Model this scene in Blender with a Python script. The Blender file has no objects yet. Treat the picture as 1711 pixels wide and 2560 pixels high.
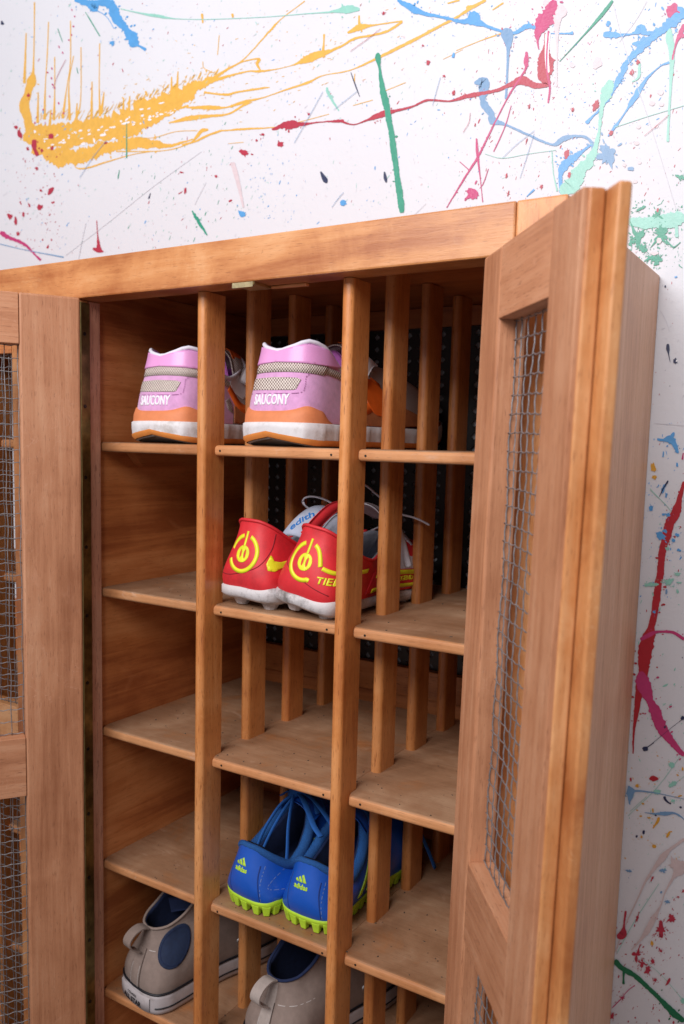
import bpy, bmesh, math, random
import numpy as np
from mathutils import Vector, Matrix, geometry, noise
R_ = math.radians
PI = math.pi
sc = bpy.context.scene
COL = sc.collection
random.seed(7)
Z0 = 1.6            # floor level is z = 0

# ---------------------------------------------------------------- camera
FPX, PX, PY = 2121.0, 835.8, 1352.3          # focal length and principal point, in pixels of a 1711 x 2560 picture
CAM = Vector((.3970, -.6558, -.2674 + Z0))
EUL = (R_(83.4819), R_(-1.4202), R_(31.9537))
cd = bpy.data.cameras.new('camera'); cam = bpy.data.objects.new('camera', cd); COL.objects.link(cam)
cam.location = CAM; cam.rotation_euler = EUL
cd.sensor_fit = 'VERTICAL'; cd.sensor_height = 36; cd.lens = FPX/2560*36
cd.shift_x = (855.5-PX)/2560; cd.shift_y = (PY-1280)/2560
cd.clip_start = .01; cd.clip_end = 50
cd.dof.use_dof = True; cd.dof.focus_distance = .80; cd.dof.aperture_fstop = 8
sc.camera = cam
sc.view_settings.view_transform = 'Standard'; sc.view_settings.look = 'None'
sc.view_settings.exposure = 0.0; sc.view_settings.gamma = 1.0

# ---------------------------------------------------------------- light: a big soft window high in front, dim room around
w = bpy.data.worlds.new('World'); sc.world = w; w.use_nodes = True
w.node_tree.nodes['Background'].inputs[0].default_value = (.97, .93, .97, 1)
w.node_tree.nodes['Background'].inputs[1].default_value = .33
def area(name, loc, target, sx, sy, power, col):
    l = bpy.data.lights.new(name, 'AREA'); l.shape = 'RECTANGLE'; l.size = sx; l.size_y = sy
    l.energy = power; l.color = col
    o = bpy.data.objects.new(name, l); COL.objects.link(o); o.location = loc
    o.rotation_euler = (Vector(target)-Vector(loc)).to_track_quat('-Z', 'Y').to_euler()
    return o
area('window_light', (-.06, -1.40, 2.24), (-.22, .28, 2.10), 1.3, .8, 41, (1, .965, .965))

# ---------------------------------------------------------------- helpers
def link(o, parent=None):
    COL.objects.link(o)
    if parent: o.parent = parent
    return o
def tag(o, label=None, cat=None, group=None, kind=None):
    if label: o['label'] = label
    if cat: o['category'] = cat
    if group: o['group'] = group
    if kind: o['kind'] = kind
    return o
def empty(name, loc=(0, 0, 0), rz=0, parent=None):
    o = bpy.data.objects.new(name, None); o.empty_display_size = .05
    link(o, parent); o.location = loc; o.rotation_euler = (0, 0, rz)
    return o
def mesh_obj(name, bm, mat, parent=None, loc=None, smooth=False):
    me = bpy.data.meshes.new(name)
    bmesh.ops.recalc_face_normals(bm, faces=bm.faces[:])
    bm.to_mesh(me); bm.free()
    if smooth: me.shade_smooth()
    me.materials.append(mat)
    o = bpy.data.objects.new(name, me); link(o, parent)
    if loc: o.location = loc
    return o
def mesh_raw(name, V, F, mat, parent=None, smooth=True, loc=None):
    me = bpy.data.meshes.new(name); me.from_pydata([tuple(map(float, v)) for v in V], [], [tuple(map(int, f)) for f in F]); me.update()
    if smooth: me.shade_smooth()
    me.materials.append(mat)
    o = bpy.data.objects.new(name, me); link(o, parent)
    if loc: o.location = loc
    return o
def board(name, x0, x1, y0, y1, z0, z1, mat, parent=None, bev=.0012, seg=2, wob=0.0):
    """a plank with eased edges, its origin at its centre so the grain runs in its own space"""
    bm = bmesh.new()
    bmesh.ops.create_cube(bm, size=1)
    sx, sy, sz = x1-x0, y1-y0, z1-z0
    for v in bm.verts: v.co = Vector((v.co.x*sx, v.co.y*sy, v.co.z*sz))
    if bev: bmesh.ops.bevel(bm, geom=bm.edges[:], offset=min(bev, sx*.45, sy*.45, sz*.45), segments=seg, profile=.5, affect='EDGES')
    o = mesh_obj(name, bm, mat, parent, ((x0+x1)/2, (y0+y1)/2, (z0+z1)/2))
    return o
def prism(name, pts, z0, z1, mat, parent=None, bev=0, seg=2, edges=None):
    """extruded plan outline; pts in xy; origin at its centre"""
    cx = sum(p[0] for p in pts)/len(pts); cy = sum(p[1] for p in pts)/len(pts); cz = (z0+z1)/2
    bm = bmesh.new()
    f = bm.faces.new([bm.verts.new((p[0]-cx, p[1]-cy, z0-cz)) for p in pts])
    r = bmesh.ops.extrude_face_region(bm, geom=[f])
    for v in r['geom']:
        if isinstance(v, bmesh.types.BMVert): v.co.z += z1-z0
    if bev:
        es = [e for e in bm.edges if edges is None or edges(e, cx, cy)]
        bmesh.ops.bevel(bm, geom=es, offset=bev, segments=seg, profile=.5, affect='EDGES')
    return mesh_obj(name, bm, mat, parent, (cx, cy, cz))
def tube(bm, pts, r, n=6, close=False, flat=1.0, up=Vector((0, 0, 1))):
    """a tube through points; flat < 1 squashes it into a ribbon across 'up'"""
    P = [Vector(p) for p in pts]; rings = []
    N = len(P)
    for i, p in enumerate(P):
        a = P[(i-1) % N] if (close or i) else P[i]
        b = P[(i+1) % N] if (close or i < N-1) else P[i]
        d = (b-a).normalized()
        s = d.cross(up)
        if s.length < 1e-4: s = d.cross(Vector((1, 0, 0)))
        s.normalize(); u = s.cross(d).normalized()
        rr = r[i] if isinstance(r, (list, tuple)) else r
        rings.append([bm.verts.new(p + s*math.cos(2*PI*k/n)*rr + u*math.sin(2*PI*k/n)*rr*flat) for k in range(n)])
    for i in range(N if close else N-1):
        A, B = rings[i], rings[(i+1) % N]
        for k in range(n): bm.faces.new((A[k], A[(k+1) % n], B[(k+1) % n], B[k]))
    if not close:
        bm.faces.new(rings[0][::-1]); bm.faces.new(rings[-1])
def catmull(pts, per=8, close=False):
    P = [np.array(p, float) for p in pts]; out = []; n = len(P)
    for i in range(n if close else n-1):
        p0 = P[(i-1) % n] if (close or i) else P[0]*2-P[1]
        p1, p2 = P[i], P[(i+1) % n]
        p3 = P[(i+2) % n] if (close or i+2 < n) else P[-1]*2-P[-2]
        for k in range(per):
            t = k/per
            out.append(.5*((2*p1)+(-p0+p2)*t+(2*p0-5*p1+4*p2-p3)*t*t+(-p0+3*p1-3*p2+p3)*t**3))
    if not close: out.append(P[-1])
    return out

# ---------------------------------------------------------------- materials
def nt(name):
    m = bpy.data.materials.new(name); m.use_nodes = True
    t = m.node_tree; b = t.nodes['Principled BSDF']
    return m, t, b
def mixrgb(t, fac, a, b, mode='MIX'):
    n = t.nodes.new('ShaderNodeMix'); n.data_type = 'RGBA'; n.blend_type = mode
    for s, v in ((n.inputs['Factor'], fac), (n.inputs['A'], a), (n.inputs['B'], b)):
        if hasattr(v, 'links') or isinstance(v, bpy.types.NodeSocket): t.links.new(v, s)
        else: s.default_value = v
    return n.outputs['Result']
def ramp(t, src, stops):
    n = t.nodes.new('ShaderNodeValToRGB'); e = n.color_ramp.elements
    while len(e) < len(stops): e.new(.5)
    for k, (p, c) in enumerate(stops): e[k].position = p; e[k].color = c if len(c) == 4 else (*c, 1)
    t.links.new(src, n.inputs[0]); return n.outputs[0]
def coords(t, scale, rnd=True, kind='Object'):
    tc = t.nodes.new('ShaderNodeTexCoord'); mp = t.nodes.new('ShaderNodeMapping'); mp.inputs['Scale'].default_value = scale
    src = tc.outputs[kind]
    if rnd:
        oi = t.nodes.new('ShaderNodeObjectInfo'); va = t.nodes.new('ShaderNodeVectorMath'); va.operation = 'MULTIPLY_ADD'
        cb = t.nodes.new('ShaderNodeCombineXYZ')
        for k, f in enumerate((3.7, 5.1, 7.3)):
            mm = t.nodes.new('ShaderNodeMath'); mm.operation = 'MULTIPLY'; mm.inputs[1].default_value = f
            t.links.new(oi.outputs['Random'], mm.inputs[0]); t.links.new(mm.outputs[0], cb.inputs[k])
        ad = t.nodes.new('ShaderNodeVectorMath'); ad.operation = 'ADD'
        t.links.new(src, ad.inputs[0]); t.links.new(cb.outputs[0], ad.inputs[1]); src = ad.outputs[0]
    t.links.new(src, mp.inputs[0]); return mp.outputs[0]
def noise_n(t, vec, scale, detail=4, rough=.6, dist=0):
    n = t.nodes.new('ShaderNodeTexNoise'); n.inputs['Scale'].default_value = scale; n.inputs['Detail'].default_value = detail
    n.inputs['Roughness'].default_value = rough; n.inputs['Distortion'].default_value = dist
    t.links.new(vec, n.inputs['Vector']); return n.outputs['Fac']
def mth(t, op, a, b=0.0, clamp=False):
    n = t.nodes.new('ShaderNodeMath'); n.operation = op; n.use_clamp = clamp
    for s, v in ((n.inputs[0], a), (n.inputs[1], b)):
        if isinstance(v, bpy.types.NodeSocket): t.links.new(v, s)
        else: s.default_value = v
    return n.outputs[0]
def bump(t, b, h, dist, strength=.5):
    n = t.nodes.new('ShaderNodeBump'); n.inputs['Distance'].default_value = dist; n.inputs['Strength'].default_value = strength
    t.links.new(h, n.inputs['Height']); t.links.new(n.outputs[0], b.inputs['Normal'])
def wood(name, dark, mid, light, axis, rough=.45, coat=0.0, pores=.5, figure=.5, dust=0.0, nose=None, grain=1.0):
    """boards with the grain along one of their own axes: broad figure, fine fibres, pores, scuffs"""
    m, t, b = nt(name)
    def sc3(a, c): v = [c, c, c]; v['xyz'.index(axis)] = a; return v
    broad = noise_n(t, coords(t, sc3(1.6, 11)), 1.0, 5, .55, 1.4)
    fibre = noise_n(t, coords(t, sc3(9, 260)), 1.0, 3, .65, .3)
    rings = noise_n(t, coords(t, sc3(4, 60)), 1.0, 3, .5, 2.0)
    pore = noise_n(t, coords(t, sc3(90, 900)), 1.0, 2, .5)
    blot = noise_n(t, coords(t, (14, 14, 14)), 1.0, 6, .62, .5)
    v = mth(t, 'ADD', mth(t, 'MULTIPLY', broad, figure), mth(t, 'MULTIPLY', rings, .32*grain))
    v = mth(t, 'ADD', v, mth(t, 'MULTIPLY', fibre, .26*grain))
    v = mth(t, 'ADD', v, mth(t, 'MULTIPLY', blot, .30+.5*(1-grain)))
    v = mth(t, 'SUBTRACT', v, (figure+.58*grain+.30+.5*(1-grain))/2-.5)
    col = ramp(t, v, [(.34, dark), (.5, mid), (.66, light)])
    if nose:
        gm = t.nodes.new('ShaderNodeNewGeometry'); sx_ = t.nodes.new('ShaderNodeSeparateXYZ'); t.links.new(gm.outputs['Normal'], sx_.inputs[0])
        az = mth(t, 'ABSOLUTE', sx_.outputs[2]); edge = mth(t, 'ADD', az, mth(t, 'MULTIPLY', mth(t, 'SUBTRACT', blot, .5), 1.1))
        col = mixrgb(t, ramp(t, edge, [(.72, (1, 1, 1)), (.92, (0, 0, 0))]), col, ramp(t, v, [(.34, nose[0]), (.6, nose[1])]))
    pm = ramp(t, pore, [(.28, (1, 1, 1)), (.40, (0, 0, 0))])
    col = mixrgb(t, mth(t, 'MULTIPLY', pm, pores), col, (dark[0]*.55, dark[1]*.5, dark[2]*.5, 1))
    oi = t.nodes.new('ShaderNodeObjectInfo')
    hs = t.nodes.new('ShaderNodeHueSaturation')
    t.links.new(mth(t, 'ADD', mth(t, 'MULTIPLY', oi.outputs['Random'], .30), .84), hs.inputs['Value'])
    t.links.new(col, hs.inputs['Color']); col = hs.outputs[0]
    # knots, dark nicks and pale rubs
    nick = noise_n(t, coords(t, (60, 60, 60)), 1.0, 4, .75)
    nk = ramp(t, nick, [(.70, (0, 0, 0)), (.76, (1, 1, 1))])
    col = mixrgb(t, mth(t, 'MULTIPLY', nk, .55), col, (dark[0]*.35, dark[1]*.3, dark[2]*.3, 1))
    rub = noise_n(t, coords(t, sc3(20, 34)), 1.0, 7, .7, 1.2)
    rb = ramp(t, rub, [(.60, (0, 0, 0)), (.72, (1, 1, 1))])
    col = mixrgb(t, mth(t, 'MULTIPLY', rb, .16+dust), col, (min(light[0]*1.25, .8), light[1]*1.35, light[2]*1.6, 1))
    scr = noise_n(t, coords(t, (26, 26, 26)), 1.0, 2, .4, 3.5)
    sf = ramp(t, scr, [(.492, (0, 0, 0)), (.5, (1, 1, 1)), (.508, (0, 0, 0))])
    gate = ramp(t, noise_n(t, coords(t, (7, 7, 7)), 1.0, 2), [(.52, (0, 0, 0)), (.62, (1, 1, 1))])
    col = mixrgb(t, mth(t, 'MULTIPLY', mth(t, 'MULTIPLY', sf, gate), .22), col, (min(light[0]*1.2, .8), light[1]*1.4, light[2]*1.8, 1))
    t.links.new(col, b.inputs['Base Color'])
    rr = mth(t, 'ADD', mth(t, 'MULTIPLY', blot, .35), rough-.17)
    t.links.new(rr, b.inputs['Roughness'])
    b.inputs['Coat Weight'].default_value = coat; b.inputs['Coat Roughness'].default_value = .22
    h = mth(t, 'ADD', mth(t, 'MULTIPLY', fibre, .5), mth(t, 'MULTIPLY', pore, .5))
    bump(t, b, h, .0006, .45)
    return m
def woodset(name, *a, **k):
    return {ax: wood(name+'_'+ax, *a, ax, **k) for ax in 'xyz'}
W_EXT = woodset('varnished_wood', (.40, .125, .034), (.62, .262, .092), (.76, .40, .185), rough=.42, coat=.15, figure=.8, grain=.45)
W_DOOR = woodset('door_wood', (.34, .130, .058), (.50, .222, .112), (.61, .315, .18), rough=.6, pores=.55, figure=.45)
W_POST = woodset('post_wood', (.36, .105, .026), (.54, .205, .058), (.66, .305, .115), rough=.40, coat=.15, grain=.7, pores=.8)
W_SIDE = woodset('side_wood', (.50, .225, .115), (.66, .345, .195), (.74, .43, .27), rough=.5, pores=.4, figure=.45, coat=.1)
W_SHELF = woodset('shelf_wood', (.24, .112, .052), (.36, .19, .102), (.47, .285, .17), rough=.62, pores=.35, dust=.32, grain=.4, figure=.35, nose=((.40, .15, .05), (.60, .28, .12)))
W_PANEL = woodset('ply_panel', (.30, .080, .021), (.47, .155, .045), (.58, .225, .078), rough=.5, coat=.1, pores=.35, figure=.9)
W_STRIP = woodset('rough_strip', (.34, .13, .075), (.54, .25, .155), (.66, .36, .24), rough=.75, pores=.9)

def plain(name, col, rough=.6, var=.12, scale=60, bmp=0.0, bscale=400, metal=0.0, spec=.5, sheen=0.0, dirt=None, dirt_amt=.0, coat=0.0):
    m, t, b = nt(name)
    n = noise_n(t, coords(t, (scale,)*3), 1.0, 5, .6)
    f = ramp(t, n, [(.3, (0, 0, 0)), (.7, (1, 1, 1))])
    c = mixrgb(t, f, (*[max(0, x*(1-var)) for x in col], 1), (*[min(1, x*(1+var)) for x in col], 1))
    if dirt:
        d = noise_n(t, coords(t, (38, 38, 38)), 1.0, 8, .72)
        df = ramp(t, d, [(.50, (0, 0, 0)), (.68, (1, 1, 1))])
        c = mixrgb(t, mth(t, 'MULTIPLY', df, dirt_amt), c, (*dirt, 1))
    t.links.new(c, b.inputs['Base Color'])
    b.inputs['Roughness'].default_value = rough; b.inputs['Metallic'].default_value = metal
    b.inputs['Specular IOR Level'].default_value = spec
    b.inputs['Sheen Weight'].default_value = sheen; b.inputs['Coat Weight'].default_value = coat
    if bmp:
        h = noise_n(t, coords(t, (bscale,)*3), 1.0, 3, .6); bump(t, b, h, bmp, .6)
    return m
def weave(name, c0, c1, pitch, rough=.7, bmp=.0006):
    """knitted mesh fabric: a fine lattice of threads"""
    m, t, b = nt(name)
    vec = coords(t, (2*PI/pitch,)*3, rnd=False)
    sp = t.nodes.new('ShaderNodeSeparateXYZ'); t.links.new(vec, sp.inputs[0])
    s1 = mth(t, 'SINE', mth(t, 'ADD', sp.outputs[0], sp.outputs[1])); s2 = mth(t, 'SINE', sp.outputs[2])
    p = mth(t, 'MULTIPLY', s1, s2); p = mth(t, 'ADD', mth(t, 'MULTIPLY', p, .5), .5)
    nz = noise_n(t, coords(t, (500,)*3, rnd=False), 1.0, 2)
    p2 = mth(t, 'ADD', p, mth(t, 'MULTIPLY', mth(t, 'SUBTRACT', nz, .5), .5))
    t.links.new(ramp(t, p2, [(.25, c0), (.7, c1)]), b.inputs['Base Color'])
    b.inputs['Roughness'].default_value = rough; bump(t, b, p, bmp, .8)
    return m
M_WIRE = plain('galvanised_wire', (.30, .30, .315), .42, .35, 200, metal=.6)
M_BRASS = plain('old_brass', (.20, .145, .055), .42, .45, 70, metal=.85, bmp=.0002, bscale=300)
M_BRASSL = plain('worn_brass', (.62, .52, .30), .33, .25, 90, metal=.9, bmp=.0003, bscale=200)
M_STEELDARK = plain('black_plate', (.012, .012, .013), .45, .3, 50)
M_SCREW = plain('screw_steel', (.05, .045, .04), .4, .3, 90, metal=.8)

# ---------------------------------------------------------------- painted wall
YW = .2869
def wall_material():
    m, t, b = nt('white_wall_paint')
    n = noise_n(t, coords(t, (3, 3, 3), rnd=False), 1.0, 4, .5)
    t.links.new(ramp(t, n, [(.3, (.655, .668, .722)), (.7, (.685, .70, .752))]), b.inputs['Base Color'])
    b.inputs['Roughness'].default_value = .5
    a = noise_n(t, coords(t, (55, 55, 55), rnd=False), 1.0, 5, .55, 1.5)
    f = noise_n(t, coords(t, (420, 420, 420), rnd=False), 1.0, 3, .6)
    bump(t, b, mth(t, 'ADD', mth(t, 'MULTIPLY', a, .8), mth(t, 'MULTIPLY', f, .10)), .0016, .28)
    return m
wall = board('wall', -2.2, 1.9, YW, YW+.12, 0, 2.9, wall_material(), None, bev=0)
tag(wall, 'white wall spattered with coloured paint', kind='structure')
floor = board('floor', -2.2, 1.9, -2.6, YW+.12, -.08, 0, plain('grey_floor', (.16, .13, .11), .7, .2, 8), None, bev=0)
tag(floor, 'dull grey floor under the cabinet', kind='structure')
# ---------------------------------------------------------------- paint thrown on the wall
RM = cam.rotation_euler.to_matrix()
def on_wall(u, v, off):
    d = RM @ Vector(((u-PX)/FPX, -(v-PY)/FPX, -1)); k = (YW-off-CAM.y)/d.y
    return CAM + d*k
PC = dict(yel=(.74, .42, .075), cri=(.42, .030, .062), mag=(.50, .040, .170), sky=(.090, .330, .680), ste=(.16, .31, .52), min=(.27, .58, .50),
          gre=(.035, .30, .20), dgr=(.010, .150, .070), nav=(.018, .028, .085), pin=(.66, .56, .60), red=(.42, .016, .030), mus=(.66, .34, .04), wht=(.82, .82, .86), gry=(.58, .58, .64), pgr=(.58, .48, .49))
PM = {}
for k_, c_ in PC.items():
    PM[k_] = plain('paint_'+k_, c_, .38, .07, 120, bmp=.0004, bscale=300)
ZT = {'P': (0, 0, 1), 'A': (0, 0, 1.823), 'B': (850, 0, 1.821), 'C': (1080, 380, 2.4849), 'D': (1080, 1200, 2.4849), 'E': (1080, 1860, 2.4849)}
prnd = random.Random(3); layer = [0]
specks = {}
def sp_add(c, pts, off):
    V, F = specks.setdefault(c, ([], [])); o = len(V)
    V += [on_wall(u, v, off) for u, v in pts]; F.append(tuple(range(o, o+len(pts))))
def speck(c, u, v, a, b, ang, off=None):
    off = .0002 if off is None else off
    n = 7; ca, sa = math.cos(ang), math.sin(ang); P = []
    for k in range(n):
        th = 2*PI*k/n; q = 1+prnd.uniform(-.25, .25)
        x, y = math.cos(th)*a*q, math.sin(th)*b*q
        P.append((u+x*ca-y*sa, v+x*sa+y*ca))
    sp_add(c, P, off)
def stroke(zone, c, pts, jag=.22, sat=1.0):
    ox, oy, s = ZT[zone]; layer[0] += 1; off = .0003+layer[0]*.000004
    P = [(ox+p[0]/s, oy+p[1]/s, p[2]/s) for p in pts]
    if len(P) == 1: P = [(P[0][0]-P[0][2]*.3, P[0][1], P[0][2]*.6), (P[0][0], P[0][1], P[0][2]), (P[0][0]+P[0][2]*.3, P[0][1]+.5, P[0][2]*.6)]
    C = catmull(P, 4); dense = [C[0]]
    for q in C[1:]:
        p0 = dense[-1]; L = math.hypot(q[0]-p0[0], q[1]-p0[1]); m_ = max(1, int(L/2.2))
        dense += [p0+(q-p0)*(k+1)/m_ for k in range(m_)]
    n = len(dense)
    if n > 500: dense = dense[::2]; n = len(dense)
    V = []; F = []; sd = prnd.uniform(0, 900); Lf = []; Rt = []
    for i, q in enumerate(dense):
        a = dense[max(0, i-1)]; b = dense[min(n-1, i+1)]; dx, dy = b[0]-a[0], b[1]-a[1]; L = math.hypot(dx, dy) or 1
        nx, ny = -dy/L, dx/L; w_ = max(q[2], .9)/2
        end = min(1, (min(i, n-1-i)+.6)*2.0/max(w_, 1)); end = math.sqrt(max(0, 1-(1-end)**2))
        def side(k):
            g = noise.noise(Vector((i*.16, k*7.7, sd)))*jag*1.5+noise.noise(Vector((i*.55, k*3.1, sd)))*jag*1.1
            sp = max(0, noise.noise(Vector((i*.9, k*5.3, sd+40)))-.42)*jag*7
            return w_*end*(1+g)+min(sp*min(w_, 5), 9)*end
        l, r = side(1), side(2)
        V += [on_wall(q[0]+nx*l, q[1]+ny*l, off), on_wall(q[0]-nx*r, q[1]-ny*r, off)]
        if i: F.append((2*i-2, 2*i-1, 2*i+1, 2*i))
        if sat and w_ > 3.2 and prnd.random() < .10*sat:
            sgn = prnd.choice((-1, 1)); d_ = w_*(1.2+abs(prnd.gauss(0, .9))); r_ = prnd.uniform(.5, min(2.8, w_*.35))
            an = math.atan2(ny, nx); speck(c, q[0]+nx*d_*sgn, q[1]+ny*d_*sgn, r_*prnd.uniform(1, 2.2), r_, an, off)
    o = mesh_raw('paint_splash', V, F, PM[c], wall, smooth=False)
    o.location = -wall.location
    return o
def blob(zone, c, u, v, a, b=None, ang=0.0, spikes=.25, burst=0):
    ox, oy, s = ZT[zone]; layer[0] += 1; off = .0003+layer[0]*.000004
    u, v, a = ox+u/s, oy+v/s, a/s/2; b = a if b is None else b/s/2; n = 36; V = [on_wall(u, v, off)]; sd = prnd.uniform(0, 99)
    ca, sa = math.cos(ang), math.sin(ang)
    for k in range(n):
        th = 2*PI*k/n; g = 1+noise.noise(Vector((math.cos(th)*1.6, math.sin(th)*1.6, sd)))*spikes*1.6+max(0, noise.noise(Vector((math.cos(th)*7, math.sin(th)*7, sd)))-.25)*spikes*4
        x, y = math.cos(th)*a*g, math.sin(th)*b*g
        V.append(on_wall(u+x*ca-y*sa, v+x*sa+y*ca, off))
    F = [(0, k+1, (k+1) % n+1) for k in range(n)]
    o = mesh_raw('paint_splash', V, F, PM[c], wall, smooth=False); o.location = -wall.location
    for k in range(burst):
        th = prnd.uniform(0, 2*PI); d_ = a*(1.1+abs(prnd.gauss(0, 1.0))); r_ = prnd.uniform(.4, max(.8, a*.16))
        speck(c, u+math.cos(th)*d_, v+math.sin(th)*d_, r_*prnd.uniform(1, 3), r_, th, off)
S = stroke
# yellow
S('A', 'yel', [(135, 560, 44), (150, 640, 62), (210, 690, 66), (290, 715, 78), (400, 700, 62), (480, 675, 52), (600, 655, 50), (700, 655, 30), (770, 665, 18), (830, 650, 10), (880, 635, 6)], .42)
S('A', 'yel', [(130, 600, 50), (220, 590, 64), (320, 600, 74), (430, 580, 80), (540, 560, 92), (640, 515, 100), (740, 475, 92), (830, 435, 72), (900, 398, 54), (960, 365, 30), (1030, 320, 10), (1100, 280, 6), (1160, 220, 5), (1240, 130, 8), (1290, 80, 4), (1390, 5, 4)], .42)
S('A', 'yel', [(150, 640, 60), (260, 650, 50), (380, 640, 40), (470, 620, 36), (560, 600, 50), (650, 560, 60), (740, 530, 30), (800, 500, 14), (860, 480, 8)], .35)
S('A', 'yel', [(158, 10, 5), (156, 200, 5), (152, 320, 10), (145, 370, 44), (125, 430, 36), (110, 480, 46), (125, 530, 40), (132, 590, 44)], .15)
for d in ([(120, 150), (112, 380)], [(222, 100), (216, 250), (208, 380), (203, 545)], [(250, 260), (250, 420), (246, 548)], [(322, 95), (322, 280), (305, 400), (286, 540)], [(336, 255), (315, 380), (318, 548)], [(370, 215), (368, 460), (340, 560)],
          [(420, 372), (418, 550)], [(455, 198), (453, 400), (457, 530)], [(564, 445), (562, 520)], [(592, 438), (588, 500)], [(783, 350), (782, 430)], [(812, 325), (806, 420)], [(175, 420), (172, 560)], [(475, 420), (462, 520)], [(232, 500), (228, 570)], [(352, 470), (348, 560)]):
    n_ = len(d); S('A', 'yel', [(x, y, 4.5 if i < n_-1 else 13) for i, (x, y) in enumerate(d)], .15, 0)
for P_ in ([(930, 420, 10), (1000, 430, 8), (1045, 430, 13), (1080, 420, 8), (1190, 403, 8), (1230, 398, 3)], [(850, 490, 6), (900, 490, 14), (970, 490, 20), (1030, 490, 6), (1110, 465, 14), (1200, 445, 5), (1300, 410, 6), (1400, 378, 11), (1470, 345, 4), (1568, 328, 5)],
           [(770, 560, 5), (860, 540, 20), (940, 530, 15), (1040, 520, 8), (1110, 480, 10), (1150, 465, 3)], [(960, 370, 22), (1030, 350, 12), (1130, 325, 6), (1180, 325, 10), (1260, 315, 4), (1340, 295, 5), (1400, 270, 30), (1450, 250, 34), (1500, 235, 16), (1568, 205, 8)],
           [(1030, 316, 6), (1110, 280, 5), (1182, 268, 9), (1172, 290, 12), (1188, 322, 6)], [(1478, 155, 7), (1476, 200, 8), (1472, 240, 12)], [(530, 690, 6), (620, 690, 5), (760, 685, 4), (870, 650, 6), (915, 600, 18), (950, 590, 8)],
           [(830, 660, 8), (890, 645, 8), (940, 620, 10), (1000, 598, 9), (1030, 595, 6), (1110, 588, 9), (1250, 580, 4), (1340, 562, 3), (1500, 520, 3)], [(335, 735, 4), (350, 765, 5), (400, 765, 7), (480, 740, 6), (600, 705, 4), (690, 690, 4)],
           [(620, 625, 3), (700, 628, 3), (800, 600, 3), (900, 595, 3)], [(925, 280, 3), (930, 310, 3), (970, 330, 3)], [(1000, 160, 3), (992, 250, 3)], [(922, 62, 10), (925, 105, 7)], [(1060, 62, 12), (1062, 80, 8)], [(1040, 655, 2), (1110, 648, 3)], [(665, 415, 12), (672, 440, 5)]):
    S('A', 'yel', P_, .22, .6)
for P_ in ([(35, 150, 8), (90, 125, 28), (150, 115, 8), (285, 95, 6)], [(88, 70, 8), (88, 100, 9), (92, 125, 18)], [(0, 215, 8), (70, 175, 10), (150, 160, 9), (220, 140, 11), (285, 98, 10)], [(0, 330, 5), (60, 315, 5), (160, 270, 11), (260, 220, 14), (360, 170, 12), (460, 115, 12), (530, 80, 10), (600, 35, 15), (665, 0, 10)],
           [(530, 230, 3), (640, 185, 4), (740, 150, 5)], [(190, 420, 3), (300, 375, 3)], [(60, 480, 3), (150, 455, 3)], [(490, 15, 6), (545, 0, 8)], [(695, 45, 5), (745, 12, 7)], [(575, 38, 18), (620, 26, 14)], [(68, 335, 3), (66, 380, 5)], [(470, 270, 2), (560, 225, 2)]):
    S('B', 'yel', P_, .2, .6)
for k in range(46):
    t_ = prnd.random()**.8; u = 170+t_*640; v = 655-t_*150+prnd.gauss(0, 13); speck('wht', u/1.823, v/1.823, prnd.uniform(1.5, 6.5), prnd.uniform(.8, 3.0), -.3+prnd.gauss(0, .3), .00052)
for (u, v, a, b) in ((160, 600, 10, 16), (470, 615, 28, 11), (570, 562, 32, 10), (520, 580, 18, 9), (380, 655, 22, 12), (520, 632, 16, 9), (645, 498, 20, 8), (735, 470, 26, 7), (680, 495, 14, 7), (290, 640, 12, 9), (240, 660, 16, 8), (430, 640, 8, 22)):
    speck('wht', u/1.823, v/1.823, a/1.823*.55, b/1.823*.55, -.25, .00053)
for k in range(120):                                       # ragged flicks above and below the yellow sweep
    t_ = prnd.random(); u = 180+t_*820; v = 545-max(0, u-420)*.36+prnd.gauss(0, 9)-18
    speck('yel', u/1.823, v/1.823, prnd.uniform(3, 13), prnd.uniform(.5, 1.3), -1.0+prnd.gauss(0, .15), .0004)
for k in range(150):
    u = prnd.uniform(560, 1560); v = 560-u*.18+prnd.gauss(0, 90); speck('yel', u/1.823, v/1.823, prnd.uniform(1, 5), prnd.uniform(.3, .9), -.35+prnd.gauss(0, .3), .0004)
# blues
S('A', 'sky', [(340, 0, 18), (400, 14, 30), (450, 12, 26), (505, 22, 44), (535, 80, 46), (572, 130, 30), (600, 165, 54), (612, 215, 36)], .3, 2)
S('A', 'sky', [(612, 200, 16), (640, 212, 10), (665, 228, 16)], .2)
S('A', 'sky', [(395, 20, 24), (440, 40, 26), (420, 15, 20)], .3)
S('A', 'sky', [(400, 30, 5), (480, 70, 3), (520, 130, 3)], .2); blob('A', 'sky', 511, 196, 22, 18, 0, .4, 6); blob('A', 'sky', 1105, 974, 32, 24, .5, .3, 5); blob('A', 'sky', 1565, 925, 28, 24, 0, .3)
S('A', 'min', [(550, 40, 3), (640, 60, 7), (720, 73, 14), (800, 85, 4), (950, 88, 3), (1200, 78, 3), (1400, 62, 4), (1500, 55, 8), (1568, 45, 26)], .15, .3)
S('B', 'min', [(0, 46, 30), (50, 42, 34), (90, 42, 14)], .2)
for P_ in ([(390, 55, 3), (420, 105, 5), (456, 165, 4)],): S('A', 'gre', P_, .2, 0)
S('A', 'gre', [(876, 960, 5), (905, 1010, 16), (925, 1040, 12), (945, 1072, 5)], .3); S('A', 'min', [(1490, 398, 9), (1500, 432, 13), (1545, 505, 5)], .2); S('A', 'gre', [(578, 560, 3), (578, 720, 6)], .2, 0); S('A', 'gre', [(264, 130, 3), (285, 190, 3)], .2, 0)
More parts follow.
